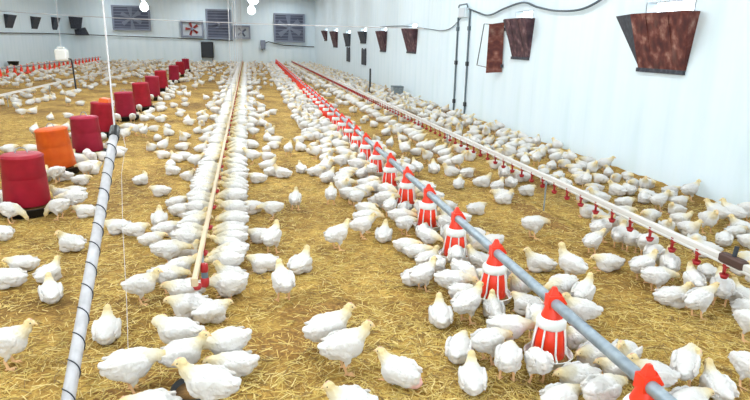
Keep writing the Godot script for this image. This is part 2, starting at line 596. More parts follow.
func make_fans() -> void:
	fan("exhaust_fan", "large dark square fan on end wall nearest the window wall", 3.05, 2.55, 2.25, 2.0, mats.fan_mid, mats.fan_dark, mats.fan_mid, 6, 8)
	fan("exhaust_fan", "tall dark fan on end wall above the black cabinet", -1.95, 2.68, 1.75, 2.05, mats.fan_mid, mats.fan_dark, mats.fan_dark, 5, 9)
	fan("exhaust_fan", "white framed fan with red blades on the end wall", -3.78, 2.32, 1.55, 1.15, mats.fan_mid, mats.fan_white, mats.fan_red, 5, 0)
	fan("exhaust_fan", "small white backed fan with dark blades on the end wall", -0.35, 2.18, 1.2, 0.95, mats.fan_mid, mats.fan_white, mats.fan_dark, 4, 0)
	fan("exhaust_fan", "wide shuttered dark fan on end wall behind the lit lamp", -7.8, 2.95, 2.5, 1.65, mats.fan_mid, mats.fan_dark, mats.fan_mid, 6, 7)
	var o := thing("control_cabinet", "black cabinet standing against the end wall under the fans", "cabinet", Vector3(-2.8, 0, BACK_Z + 0.3))
	var st := st_new()
	cbox(st, Vector3(-0.42, 0.35, -0.26), Vector3(0.42, 1.45, 0.2), 0.03)
	put(fin(st), "body", mats.black, o)
	st = st_new()
	box(st, Vector3(-0.36, 0.42, 0.2), Vector3(0.36, 1.38, 0.225))
	put(fin(st), "door", mats.dark, o)
	for s in [-1.0, 1.0]:
		put(tube_mesh([Vector3(s * 0.34, 0.0, 0.0), Vector3(s * 0.34, 0.36, 0.0)], [0.03], 6), "leg", mats.black, o)

# ---------------------------------------------------------------- conduits, cables, boxes
func make_wall_fittings() -> void:
	for k in 2:
		var z: float = [-14.15, -13.38][k]
		var top: float = [2.26, 2.42][k]
		var o := thing("conduit", ["thin grey wall conduit with the lower top, of two side by side", "thin grey wall conduit rising to the junction box"][k], "conduit", Vector3(WALL_X - 0.03, 0, z))
		put(tube_mesh([Vector3(0, 0.08, 0), Vector3(0, top, 0)], [0.022], 8), "pipe", mats.conduit, o)
		for y in [0.3, 1.22, 2.0]:
			var st := st_new()
			cbox(st, Vector3(-0.03, y - 0.05, -0.045), Vector3(0.03, y + 0.05, 0.045), 0.01)
			put(fin(st), "clamp", mats.dark if y < 1.5 else mats.conduit, o)
	var o := thing("junction_box", "pale junction box on the wall atop the grey conduits", "junction box", Vector3(WALL_X - 0.05, 2.36, -13.75))
	var st := st_new()
	cbox(st, Vector3(-0.04, -0.12, -0.22), Vector3(0.05, 0.12, 0.22), 0.012)
	put(fin(st), "body", mats.wall, o)
	st = st_new()
	cbox(st, Vector3(-0.055, -0.10, -0.20), Vector3(-0.04, 0.10, 0.20), 0.006)
	put(fin(st), "cover", mats.fan_white, o)
	put(tube_mesh([Vector3(-0.02, 0.12, -0.3), Vector3(-0.02, 0.17, -0.25), Vector3(-0.02, 0.17, 0.25), Vector3(-0.02, 0.10, 0.32)], [0.018], 6), "conduit_bend", mats.conduit, o)
	# wavy cable slung along the wall
	var ctrl := [Vector2(2.7, -7.0), Vector2(2.40, -7.75), Vector2(2.20, -8.5), Vector2(2.20, -9.3), Vector2(2.29, -10.0), Vector2(2.40, -10.6), Vector2(2.34, -11.4), Vector2(2.24, -12.2), Vector2(2.33, -12.9), Vector2(2.42, -13.4)]
	var cv := Curve3D.new()
	for i in ctrl.size():
		var p: Vector2 = ctrl[i]
		var a: Vector2 = ctrl[maxi(i - 1, 0)]
		var b: Vector2 = ctrl[mini(i + 1, ctrl.size() - 1)]
		var tn := Vector3(0, b.x - a.x, b.y - a.y) * 0.17
		cv.add_point(Vector3(WALL_X - 0.05, p.x, p.y), -tn, tn)
	cv.bake_interval = 0.08
	var w := put(tube_mesh(Array(cv.get_baked_points()), [0.017], 6), "wall_cable", mats.cable, self)
	tag(w, "dark wavy cable slung along the pale wall above windows", "cable")
	var cv2 := Curve3D.new()
	ctrl = [Vector2(2.25, -13.95), Vector2(2.04, -14.6), Vector2(1.98, -15.4), Vector2(2.04, -16.6), Vector2(2.18, -19.5), Vector2(2.22, -23.0)]
	for i in ctrl.size():
		var p: Vector2 = ctrl[i]
		var a: Vector2 = ctrl[maxi(i - 1, 0)]
		var b: Vector2 = ctrl[mini(i + 1, ctrl.size() - 1)]
		var tn := Vector3(0, b.x - a.x, b.y - a.y) * 0.17
		cv2.add_point(Vector3(WALL_X - 0.03, p.x, p.y), -tn, tn)
	cv2.bake_interval = 0.1
	w = put(tube_mesh(Array(cv2.get_baked_points()), [0.012], 6), "wall_cable", mats.cable, self)
	tag(w, "thin sagging cable running from the conduits to far windows", "cable")
	# white line strung across the whole house
	var pts := []
	for i in 33:
		var t := i / 32.0
		var p := Vector3(WALL_X, 2.06, -17.0).lerp(Vector3(LEFT_X, 2.80, -33.5), t)
		p.y -= 0.10 * 4.0 * t * (1.0 - t)
		pts.append(p)
	w = put(tube_mesh(pts, [0.016], 6), "span_cord", mats.white_cord, self)
	tag(w, "white cord strung across the house in front of the fans", "cord")
	# dark pipe round the far walls
	o = thing("wall_pipe", "dark horizontal pipe running along the end wall under the fans", "pipe", Vector3(0, 0, 0))
	put(tube_mesh([Vector3(LEFT_X + 0.1, 1.72, -30.0), Vector3(LEFT_X + 0.1, 1.80, BACK_Z + 0.12), Vector3(-1.0, 1.60, BACK_Z + 0.12)], [0.03], 6), "pipe", mats.dark, o)
	put(tube_mesh([Vector3(1.1, 0.9, BACK_Z + 0.12), Vector3(1.1, 1.35, BACK_Z + 0.12), Vector3(1.5, 1.55, BACK_Z + 0.12), Vector3(2.6, 1.32, BACK_Z + 0.12), Vector3(WALL_X - 0.1, 1.24, BACK_Z + 0.12)], [0.035], 6), "pipe", mats.dark, o)
	st = st_new()
	cbox(st, Vector3(0.95, 1.0, BACK_Z), Vector3(1.3, 1.65, BACK_Z + 0.25), 0.03)
	put(fin(st), "valve_box", mats.fan_mid, o)
	# short dark post and a grey bin at the foot of the wall
	o = thing("wall_post", "short dark post standing in the litter near the wall", "post", Vector3(4.02, 0, -20.2))
	put(tube_mesh([Vector3(0, 0, 0), Vector3(0, 0.80, 0)], [0.035, 0.03], 8), "shaft", mats.dark, o)
	st = st_new()
	lathe(st, [Vector2(0.0, 0.0), Vector2(0.12, 0.0), Vector2(0.11, 0.04), Vector2(0.0, 0.05)], 10)
	put(fin(st), "foot_plate", mats.dark, o)
	o = thing("feed_bin", "small grey bin against the wall beyond the conduits", "bin", Vector3(4.6, 0, -18.7))
	st = st_new()
	block(st, [Vector3(-0.14, 0, 0.14), Vector3(0.14, 0, 0.14), Vector3(0.14, 0, -0.14), Vector3(-0.14, 0, -0.14), Vector3(-0.17, 0.30, 0.17), Vector3(0.17, 0.30, 0.17), Vector3(0.17, 0.30, -0.17), Vector3(-0.17, 0.30, -0.17)])
	put(fin(st), "body", mats.galv, o)
	st = st_new()
	cbox(st, Vector3(-0.18, 0.30, -0.18), Vector3(0.18, 0.34, 0.18), 0.015)
	put(fin(st), "lid", mats.conduit, o)
	# white header tank hung on its cord, with a dark hose down to the litter
	o = thing("header_tank", "white water header tank hanging by a cord above dark hose", "tank", Vector3(-5.45, 0, -20.0))
	st = st_new()
	cbox(st, Vector3(-0.17, 0.93, -0.15), Vector3(0.17, 1.28, 0.15), 0.04)
	put(fin(st), "tank_body", mats.white_plastic, o)
	st = st_new()
	cbox(st, Vector3(-0.10, 1.28, -0.09), Vector3(0.10, 1.34, 0.09), 0.02)
	put(fin(st), "lid", mats.white_plastic, o)
	put(tube_mesh([Vector3(0, 1.33, 0), Vector3(0, CEIL_Y, 0)], [0.009], 5), "cord", mats.white_cord, o)
	put(tube_mesh([Vector3(0.12, 1.0, 0), Vector3(0.24, 0.98, 0), Vector3(0.27, 0.85, 0), Vector3(0.30, 0.0, 0)], [0.024], 6), "hose", mats.dark, o)
	o = thing("floor_tub", "small black tub on the litter near the side wall", "tub", Vector3(-12.1, 0, -35.6))
	st = st_new()
	lathe(st, [Vector2(0.0, 0.0), Vector2(0.2, 0.0), Vector2(0.27, 0.30), Vector2(0.29, 0.31), Vector2(0.25, 0.31), Vector2(0.19, 0.05), Vector2(0.0, 0.05)], 14)
	put(fin(st), "shell", mats.black, o)

# ---------------------------------------------------------------- hanging lamps
func make_lamps() -> void:
	var bulb_mesh := lathe_mesh([Vector2(0.0, -0.15), Vector2(0.06, -0.135), Vector2(0.105, -0.09), Vector2(0.115, -0.03), Vector2(0.09, 0.04), Vector2(0.05, 0.09), Vector2(0.035, 0.12), Vector2(0.0, 0.12)], 16)
	var socket_mesh := lathe_mesh([Vector2(0.0, 0.10), Vector2(0.04, 0.10), Vector2(0.045, 0.20), Vector2(0.02, 0.24), Vector2(0.0, 0.24)], 12)
	var n := 0
	for x in [0.15, -2.75]:
		for z in [-18.3, -13.2, -8.0, -3.0, 2.0]:
			lamp(Vector3(x, 2.50, z), bulb_mesh, socket_mesh, "glowing bulb hanging on a cord before the end-wall fans" if x > 0 else "glowing bulb hanging on a cord over the red hoppers")
			n += 1
	# unseen twin-tube battens, added in three ceiling rows to light the house evenly
	var tray := st_new()
	cbox(tray, Vector3(-0.16, 0.05, -0.8), Vector3(0.16, 0.11, 0.8), 0.02)
	var tray_mesh := fin(tray)
	var tube_m := tube_mesh([Vector3(0, 0, -0.75), Vector3(0, 0, 0.75)], [0.018], 8)
	for x in [2.4, -3.2, -8.8]:
		for k in 10:
			var o := thing("added_batten", "added unseen tube batten lighting the house from the ceiling", "lamp", Vector3(x, CEIL_Y - 0.115, 1.5 - 5.0 * k), "added unseen battens on the ceiling")
			put(tray_mesh, "tray", mats.white_plastic, o)
			for s in [-0.08, 0.08]:
				var t := put(tube_m, "tube", mats.tube, o)
				t.position = Vector3(s, 0.02, 0)
			var l := AreaLight3D.new()
			l.name = "added_batten_light"
			l.area_size = Vector2(0.3, 1.5)
			l.rotation.x = -PI / 2
			l.position.y = -0.01
			l.light_color = Color(0.95, 0.98, 1.0)
			l.light_energy = TUBE_ENERGY
			l.area_range = 60.0
			l.area_attenuation = 2.0
			l.shadow_enabled = true
			o.add_child(l)

func lamp(at: Vector3, bulb_mesh: Mesh, socket_mesh: Mesh, label: String) -> void:
	var o := thing("pendant_lamp", label, "lamp", at, "bulbs hanging over the flock")
	put(bulb_mesh, "bulb", mats.bulb, o)
	put(socket_mesh, "socket", mats.white_plastic, o)
	put(tube_mesh([Vector3(0, 0.23, 0), Vector3(0, CEIL_Y - at.y, 0)], [0.008], 5), "cord", mats.white_cord, o)
	var l := OmniLight3D.new()
	l.name = "lamp_light"
	l.light_color = Color(0.94, 0.98, 1.0)
	l.light_energy = LAMP_ENERGY
	l.light_size = 0.11
	l.omni_range = 60.0
	l.omni_attenuation = 2.0
	l.shadow_enabled = true
	o.add_child(l)

const LAMP_ENERGY := 2.5
const TUBE_ENERGY := 8.4

const FEED_SKEW := 0.0085          # the long feeder line runs a little askew of the house

# ---------------------------------------------------------------- feeder lines
func make_feeder_line(called: String, x: float, z0: float, z1: float, label: String, near: bool) -> void:
	var o := thing(called, label, "feeder line", Vector3(x, 0, 0))
	if near:
		o.rotation.y = -FEED_SKEW
	var step := 0.79
	var pipe_y := 0.345
	put(tube_mesh([Vector3(0, pipe_y, z0 + 0.5), Vector3(0, pipe_y, -14.0), Vector3(0, pipe_y, z1)], [0.029], 16), "feed_pipe", mats.galv, o)
	# parts shared by all pans
	var st := st_new()
	lathe(st, [Vector2(0.0, 0.350), Vector2(0.032, 0.345), Vector2(0.038, 0.330), Vector2(0.044, 0.305), Vector2(0.055, 0.275), Vector2(0.058, 0.264), Vector2(0.056, 0.258), Vector2(0.04, 0.255)], 22)
	var bell := fin(st)
	st = st_new()
	lathe(st, [Vector2(0.050, 0.268), Vector2(0.068, 0.262), Vector2(0.078, 0.245), Vector2(0.079, 0.215), Vector2(0.071, 0.205), Vector2(0.056, 0.210)], 24)
	var collar := fin(st)
	st = st_new()
	lathe(st, [Vector2(0.050, 0.235), Vector2(0.066, 0.208), Vector2(0.080, 0.15), Vector2(0.086, 0.045), Vector2(0.0, 0.040)], 22)
	var drum := fin(st)
	st = st_new()
	lathe(st, [Vector2(0.0, 0.0), Vector2(0.10, 0.0), Vector2(0.118, 0.016), Vector2(0.126, 0.048), Vector2(0.131, 0.052), Vector2(0.127, 0.057), Vector2(0.119, 0.046), Vector2(0.108, 0.022), Vector2(0.0, 0.018)], 28)
	var tray := fin(st)
	st = st_new()
	lathe(st, [Vector2(0.0, 0.019), Vector2(0.108, 0.023), Vector2(0.09, 0.044), Vector2(0.0, 0.043)], 20)
	var feed := fin(st)
	# saddle over the pipe: collar with a pointed top fin and two shoulders
	st = st_new()
	block(st, [Vector3(-0.036, 0.318, 0.034), Vector3(0.036, 0.318, 0.034), Vector3(0.036, 0.318, -0.034), Vector3(-0.036, 0.318, -0.034),
		Vector3(-0.036, 0.385, 0.030), Vector3(0.036, 0.385, 0.030), Vector3(0.036, 0.385, -0.030), Vector3(-0.036, 0.385, -0.030)])
	block(st, [Vector3(-0.026, 0.385, 0.020), Vector3(0.026, 0.385, 0.020), Vector3(0.026, 0.385, -0.020), Vector3(-0.026, 0.385, -0.020),
		Vector3(-0.009, 0.43, 0.008), Vector3(0.009, 0.43, 0.008), Vector3(0.009, 0.43, -0.008), Vector3(-0.009, 0.43, -0.008)])
	slab(st, [Vector3(0.036, 0.325, -0.012), Vector3(0.075, 0.335, -0.012), Vector3(0.030, 0.400, -0.012)], Vector3(0, 0, 0.024))
	var saddle := fin(st)
	var spokes := []
	for k in 8:
		var a := TAU * k / 8.0
		var d := Vector3(cos(a), 0, sin(a))
		spokes.append(tube_mesh([d * 0.074 + Vector3(0, 0.215, 0), d * 0.086 + Vector3(0, 0.15, 0), d * 0.094 + Vector3(0, 0.085, 0), d * 0.122 + Vector3(0, 0.052, 0)], [0.0055], 6))
	# far version in one piece
	st = st_new()
	lathe(st, [Vector2(0.0, 0.43), Vector2(0.03, 0.38), Vector2(0.05, 0.24), Vector2(0.06, 0.20), Vector2(0.082, 0.05), Vector2(0.165, 0.065), Vector2(0.12, 0.0), Vector2(0.0, 0.0)], 10)
	var whole := fin(st)
	var z := z0
	while z > z1 + 0.3:
		if near and z > -19.0:
			var p := Node3D.new()
			p.name = "feeder_pan"
			p.position = Vector3(0, 0, z)
			p.rotation.y = rng.randf_range(-0.1, 0.1)
			o.add_child(p, true)
			put(saddle, "saddle", mats.red, p)
			put(bell, "bell", mats.red, p)
			put(collar, "collar_ring", mats.white_plastic, p)
			put(drum, "drum", mats.red, p)
			put(tray, "tray", mats.white_plastic, p)
			put(feed, "feed", mats.feed, p)
			if z > -12.0:
				for s in spokes:
					put(s, "spoke", mats.white_plastic, p)
		else:
			var q := put(whole, "feeder_pan", mats.red, o)
			q.position = Vector3(0, 0, z)
		z -= step

# ---------------------------------------------------------------- drinker lines
func make_drinker_line(called: String, x: float, h: float, z0: float, z1: float, label: String, style: int) -> void:
	var o := thing(called, label, "drinker line", Vector3(x, 0, 0))
	var st := st_new()
	var m: Material = [mats.cream, mats.rail, mats.rail][style]
	if style == 1:
		cbox(st, Vector3(-0.020, h + 0.012, z1), Vector3(0.020, h + 0.050, z0), 0.005)
		put(fin(st), "rail", m, o)
		put(tube_mesh([Vector3(0, h, z0), Vector3(0, h, z1)], [0.015], 8), "water_pipe", mats.white_plastic, o)
	else:
		cbox(st, Vector3(-0.016, h - 0.002, z1), Vector3(0.016, h + 0.026, z0), 0.006)
		put(fin(st), "rail", m, o)
		put(tube_mesh([Vector3(0, h - 0.014, z0), Vector3(0, h - 0.014, z1)], [0.012], 8), "water_pipe", mats.white_plastic, o)
	var nip := st_new()
	cbox(nip, Vector3(-0.016, -0.035, -0.018), Vector3(0.016, 0.022, 0.018), 0.004)
	lathe(nip, [Vector2(0.0, -0.085), Vector2(0.007, -0.085), Vector2(0.009, -0.03), Vector2(0.0, -0.03)], 8)
	var nipple := fin(nip)
	var c := st_new()
	lathe(c, [Vector2(0.0, -0.115), Vector2(0.020, -0.115), Vector2(0.034, -0.085), Vector2(0.036, -0.085), Vector2(0.022, -0.118), Vector2(0.0, -0.120)], 12)
	box(c, Vector3(-0.005, -0.115, -0.020), Vector3(0.005, -0.03, -0.013))
	var cup := fin(c)
	var step: float = [0.60, 0.25, 0.6][style]
	var z := z0 - 0.12
	var far := st_new()
	while z > z1 + 0.2:
		if style == 2:
			break
		if z > -15.0:
			var n := put(nipple, "nipple", mats.cup_red, o)
			n.position = Vector3(0, h, z)
			n.scale = Vector3.ONE * 0.85
			put(cup, "drip_cup", mats.cup_red, n)
		else:
			box(far, Vector3(-0.018, h - 0.10, z - 0.018), Vector3(0.018, h - 0.03, z + 0.018))
		z -= step
	if style < 2:
		var fm := put(fin(far), "drip_cups", mats.cup_red, o)
		fm.set_meta("kind", "stuff")
	var caps := st_new()
	cbox(caps, Vector3(-0.02, h - 0.025, z0), Vector3(0.02, h + 0.03, z0 + 0.03), 0.006)
	put(fin(caps), "end_cap", mats.cream if style == 0 else mats.brown, o)
	if style == 1:
		# dark joint clamped over the rail, and the lower run of pipe beyond it
		st = st_new()
		cbox(st, Vector3(-0.032, h + 0.002, -3.12), Vector3(0.032, h + 0.066, -2.92), 0.012)
		put(fin(st), "joint_clamp", mats.brown, o)
		put(tube_mesh([Vector3(0, h + 0.05, -3.02), Vector3(0.01, h + 0.13, -3.02)], [0.014], 8), "clamp_bolt", mats.dark, o)
	if style == 0:
		var reg := put(lathe_mesh([Vector2(0.0, 0.13), Vector2(0.035, 0.13), Vector2(0.042, 0.16), Vector2(0.042, 0.20), Vector2(0.030, 0.215), Vector2(0.030, 0.255), Vector2(0.040, 0.27), Vector2(0.036, 0.33), Vector2(0.0, 0.335)], 16), "regulator", mats.cup_red, o)
		reg.position = Vector3(0.035, 0.06, -3.62)
		reg.scale = Vector3(0.62, 0.75, 0.62)
		put(tube_mesh([Vector3(0, 0.21, 0), Vector3(0, 0.26, 0)], [0.034], 12), "regulator_band", mats.conduit, reg)
	# hangers up to the ceiling and little feet to the litter
	for k in 9:
		var zz: float = [-12.5, -16.5, -20.0, -24.0, -28.0, -32.0, -36.0, -40.0, -42.5][k]
		if style == 0:
			put(tube_mesh([Vector3(0, h + 0.03, zz), Vector3(0, CEIL_Y, zz)], [0.007], 5), "hanger_cord", mats.white_cord, o)
	z = z0 - 0.6
	while z > z1:
		put(tube_mesh([Vector3(0, 0.0, z), Vector3(0, h, z)], [0.008], 6), "foot_rod", mats.galv, o)
		z -= 3.2

# ---------------------------------------------------------------- hanging tube feeders
func make_hoppers() -> void:
	var hopper_mesh := lathe_mesh([Vector2(0.0, 0.10), Vector2(0.192, 0.10), Vector2(0.200, 0.11), Vector2(0.178, 0.545), Vector2(0.184, 0.55), Vector2(0.184, 0.565), Vector2(0.176, 0.565), Vector2(0.174, 0.54), Vector2(0.19, 0.36), Vector2(0.0, 0.38)], 28)
	var pan_mesh := lathe_mesh([Vector2(0.0, 0.0), Vector2(0.20, 0.0), Vector2(0.235, 0.02), Vector2(0.250, 0.085), Vector2(0.256, 0.09), Vector2(0.246, 0.094), Vector2(0.225, 0.03), Vector2(0.0, 0.03)], 28)
	var feed_mesh := lathe_mesh([Vector2(0.225, 0.032), Vector2(0.236, 0.06), Vector2(0.15, 0.085), Vector2(0.0, 0.09)], 20)
	var stem := tube_mesh([Vector3(0, 0.03, 0), Vector3(0, 0.12, 0)], [0.10], 12)
	var bail := []
	for i in 13:
		var a := PI * i / 12.0
		bail.append(Vector3(0.05 * cos(a), 0.588 + 0.05 * sin(a), 0))
	var lid_mesh := lathe_mesh([Vector2(0.172, 0.556), Vector2(0.178, 0.568), Vector2(0.16, 0.580), Vector2(0.0, 0.590)], 28)
	var bail_mesh := tube_mesh(bail, [0.005], 5)
	var spots := [[-2.10, -6.08, 0.0, "crimson"], [-2.30, -7.85, 5.0, "orange"], [-2.24, -9.0, 1.5, "crimson_b"], [-2.48, -11.0, -3.0, "crimson"], [-2.47, -13.1, 2.5, "crimson_b"], [-2.42, -14.9, 3.0, "crimson"], [-2.58, -17.5, -1.0, "crimson_b"], [-2.72, -20.5, 2.0, "crimson"], [-2.78, -24.5, 0.0, "crimson_b"], [-2.95, -28.5, 1.0, "crimson"], [-3.15, -33.0, -1.0, "crimson_b"]]
	var labels := ["crimson hanging tube feeder at the head of the row, before the orange one", "orange hanging tube feeder tilted among the crimson ones", "dark crimson hanging tube feeder, next behind the orange one",
		"crimson hanging tube feeder, second behind the orange one", "crimson hanging tube feeder, third behind the orange one", "crimson hanging tube feeder, fourth behind the orange one", "crimson hanging tube feeder, fifth behind the orange one",
		"crimson hanging tube feeder, sixth behind the orange one", "crimson hanging tube feeder, seventh behind the orange one", "crimson hanging tube feeder, last but one of the row", "crimson hanging tube feeder at the far end of the row"]
	for i in spots.size():
		var s: Array = spots[i]
		var o := thing("tube_feeder", labels[i], "feeder", Vector3(s[0], 0, s[1]), "tube feeders hanging in a row")
		o.rotation = Vector3(deg_to_rad(s[2] * 0.4), rng.randf_range(-0.5, 0.5), deg_to_rad(s[2]))
		var hp := put(hopper_mesh, "hopper", mats[s[3]], o)
		if i > 4:
			hp.scale = Vector3(1.0, 1.12, 1.0)
		put(pan_mesh, "feed_pan", mats.black, o)
		put(stem, "stem", mats.black, o)
		put(feed_mesh, "feed", mats.feed, o)
		put(lid_mesh, "lid", mats[s[3]], hp)
		put(bail_mesh, "bail_handle", mats.galv, hp)
		if i == 3:
			var lid := st_new()
			block(lid, [Vector3(-0.02, 0.58, 0.11), Vector3(0.15, 0.58, 0.11), Vector3(0.15, 0.58, -0.11), Vector3(-0.02, 0.58, -0.11), Vector3(0.0, 0.65, 0.10), Vector3(0.14, 0.64, 0.10), Vector3(0.14, 0.64, -0.10), Vector3(0.0, 0.65, -0.10)])
			put(fin(lid), "filler_flap", mats.orange, o)

# ---------------------------------------------------------------- raised pipe hung from a rope
func make_raised_pipe() -> void:
	var a := Vector3(-0.855, 0.02, -2.62)
	var b := Vector3(-0.955, 0.965, -4.55)
	var o := thing("raised_pipe", "white pipe with black wire wound round it, raised at its black-capped end", "pipe", a)
	var d := (b - a)
	put(tube_mesh([Vector3.ZERO, d * 0.5, d], [0.031, 0.031, 0.030], 16), "pipe", mats.pvc, o)
	var u := d.normalized()
	put(tube_mesh([d - u * 0.02, d + u * 0.10, d + u * 0.105], [0.036, 0.036, 0.03], 16), "cap", mats.black, o)
	var s := u.cross(Vector3.UP).normalized()
	var v := s.cross(u)
	var pts := []
	var turns := 13.0
	for i in 261:
		var t := i / 260.0
		var ang := t * turns * TAU
		pts.append(d * (0.01 + 0.98 * t) + (s * cos(ang) + v * sin(ang)) * 0.0335)
	put(tube_mesh(pts, [0.0032], 5), "wound_wire", mats.dark, o)
	var top := a + d + u * 0.08
	var r := put(tube_mesh([top + Vector3(0, 0.03, 0), Vector3(top.x - 0.005, 2.6, top.z), Vector3(top.x - 0.01, CEIL_Y, top.z)], [0.0065], 7), "hanging_rope", mats.white_cord, self)
	tag(r, "white rope hanging from the ceiling to the black pipe cap", "rope")
	var cv := []
	for p in [Vector3(0, 0.02, 0), Vector3(0.05, 0.0, 0.02), Vector3(0.085, -0.10, 0.12), Vector3(0.09, -0.25, 0.35), Vector3(0.16, -0.50, 0.80), Vector3(0.25, -0.78, 1.30), Vector3(0.36, -1.035, 1.95), Vector3(0.38, -1.052, 2.2)]:
		cv.append(top + p)
	var k := put(tube_mesh(cv, [0.0016], 5), "slack_string", mats.white_cord, self)
	tag(k, "thin slack string trailing from the pipe cap to the litter", "string")
	# low black feed pan in the huddle of chickens beside the pipe
	var pan := thing("floor_pan", "low black feed pan on the litter amid a huddle of chickens", "pan", Vector3(-0.29, 0.0, -2.66))
	put(lathe_mesh([Vector2(0.0, 0.0), Vector2(0.09, 0.0), Vector2(0.115, 0.04), Vector2(0.12, 0.043), Vector2(0.113, 0.045), Vector2(0.09, 0.012), Vector2(0.0, 0.012)], 24), "dish", mats.black, pan)
	put(lathe_mesh([Vector2(0.092, 0.014), Vector2(0.099, 0.024), Vector2(0.0, 0.028)], 20), "feed", mats.feed, pan)

# ---------------------------------------------------------------- loose straw on the litter
func make_litter() -> void:
	var st := st_new()
	var w := 0.0016
	var p := [Vector3(-0.5, 0, 0), Vector3(0.0, 0.05, 0.03), Vector3(0.5, 0.0, 0)]
	for i in 2:
		var a: Vector3 = p[i]
		var b: Vector3 = p[i + 1]
		block(st, [a + Vector3(0, -0.5, 0.5), b + Vector3(0, -0.5, 0.5), b + Vector3(0, -0.5, -0.5), a + Vector3(0, -0.5, -0.5), a + Vector3(0, 0.5, 0.35), b + Vector3(0, 0.5, 0.35), b + Vector3(0, 0.5, -0.35), a + Vector3(0, 0.5, -0.35)])
	var mesh := fin(st)
	var mm := MultiMesh.new()
	mm.transform_format = MultiMesh.TRANSFORM_3D
	mm.use_colors = true
	mm.mesh = mesh
	var n := 56000
	mm.instance_count = n
	var r := RandomNumberGenerator.new()
	r.seed = 99
	var tone := [Color(0.58, 0.40, 0.10), Color(0.66, 0.49, 0.15), Color(0.44, 0.28, 0.07), Color(0.74, 0.58, 0.23), Color(0.28, 0.17, 0.05), Color(0.62, 0.45, 0.12)]
	var patch := FastNoiseLite.new()
	patch.seed = 12
	patch.frequency = 0.7
	for i in n:
		var pos := Vector3.ZERO
		for tries in 6:
			var z := -1.9 - 12.0 * pow(r.randf(), 1.6)
			var x := r.randf_range(-0.55 + z * 0.42, 0.8 - z * 0.92)
			pos = Vector3(x, 0.003 + 0.008 * r.randf(), z)
			if x < WALL_X - 0.1 and patch.get_noise_2d(x, z) > r.randf_range(-0.75, 0.35):
				break
		pos.x = minf(pos.x, WALL_X - 0.1)
		var bas := Basis.from_euler(Vector3(r.randf_range(-0.1, 0.1), r.randf() * TAU, r.randf_range(-0.10, 0.10)))
		var len := r.randf_range(0.03, 0.09)
		var wd := w * r.randf_range(0.9, 2.2)
		bas = bas * Basis.from_scale(Vector3(len, wd, wd * 1.6))
		mm.set_instance_transform(i, Transform3D(bas, pos))
		mm.set_instance_color(i, tone[r.randi() % tone.size()])
	var o := MultiMeshInstance3D.new()
	o.name = "straw_litter"
	o.multimesh = mm
	o.material_override = mats.straw
	add_child(o)
	tag(o, "golden chopped straw strewn loosely over the floor", "straw")
	o.set_meta("kind", "stuff")

# trodden wet litter under the drinkers, and litter banked up against the wall
func make_damp_litter() -> void:
	var n := FastNoiseLite.new()
	n.seed = 15
	n.frequency = 1.6
	var spots := [[2.80, -5.3, 0.16, 0.55], [2.84, -6.3, 0.15, 0.5], [2.80, -7.3, 0.16, 0.55], [2.78, -8.6, 0.15, 0.6], [0.12, -3.1, 0.26, 0.20], [0.35, -3.45, 0.20, 0.16], [-0.42, -2.72, 0.36, 0.22], [3.3, -3.0, 0.2, 0.3]]
	for i in spots.size():
		var s: Array = spots[i]
		var st := st_new()
		var rim := []
		for k in 36:
			var a := TAU * k / 36.0
			var f := 1.0 + 0.5 * n.get_noise_3d(cos(a) * 0.9 + i * 7.0, sin(a) * 0.9, 0.0) + 0.25 * n.get_noise_3d(cos(a) * 3.0, sin(a) * 3.0, i * 3.0)
			rim.append(Vector3(s[2] * f * cos(a), 0.0, -s[3] * f * sin(a)))
		for k in 36:
			var p: Vector3 = rim[k]
			var q: Vector3 = rim[(k + 1) % 36]
			var up := Vector3(0, 0.007, 0)
			quad(st, p, q, q * 0.8 + up, p * 0.8 + up)
			tri(st, p * 0.8 + up, q * 0.8 + up, up)
		var o := put(fin(st), "damp_litter", mats.damp, self)
		o.position = Vector3(s[0], 0.0, s[1])
		tag(o, "brown patch of damp litter under the white drinker rail" if i < 4 or i == 7 else "brown patch of trodden litter beside the black floor pan", "litter", "damp litter under the drinker rail" if i < 4 or i == 7 else "trodden litter by the floor pan")
		o.set_meta("kind", "stuff")
	var b := st_new()
	var z := 1.0
	while z > BACK_Z + 0.3:
		var h0 := 0.05 + 0.035 * n.get_noise_2d(z * 2.0, 3.0)
		var h1 := 0.05 + 0.035 * n.get_noise_2d((z - 0.12) * 2.0, 3.0)
		var w0 := 0.10 + 0.06 * n.get_noise_2d(z * 2.0, 9.0)
		var w1 := 0.10 + 0.06 * n.get_noise_2d((z - 0.12) * 2.0, 9.0)
		quad(b, Vector3(WALL_X - w1, 0.0, z - 0.12), Vector3(WALL_X - w0, 0.0, z), Vector3(WALL_X - 0.004, h0, z), Vector3(WALL_X - 0.004, h1, z - 0.12))
		z -= 0.12
	var bank := put(fin(b), "litter_bank", mats.floor, self)
	tag(bank, "low ridge of straw litter banked against the window wall", "litter")
	bank.set_meta("kind", "stuff")

# ---------------------------------------------------------------- the chickens
# Each pose is one continuous skin: tapered bones and ellipsoids joined by a smooth minimum, meshed as surface nets.
# The bird faces +X, feet at y = 0.
var pr_kind := PackedInt32Array()      # 0 ellipsoid, 1 tapered bone; +2 means mirrored in z
var pr_a := PackedVector3Array()
var pr_b := PackedVector3Array()
var pr_r := PackedVector2Array()
var pr_bas: Array[Basis] = []
var pr_k := PackedFloat32Array()
var pr_col := PackedColorArray()
var lump := FastNoiseLite.new()

func ell(c: Vector3, r: Vector3, pitch: float, k: float, col: Color, mirrored := false, yaw := 0.0) -> void:
	pr_kind.append(2 if mirrored else 0)
	pr_a.append(c)
	pr_b.append(r)
	pr_r.append(Vector2.ZERO)
	pr_bas.append((Basis(Vector3.UP, deg_to_rad(yaw)) * Basis(Vector3.BACK, deg_to_rad(pitch))).inverse())
	pr_k.append(k)
	pr_col.append(col)

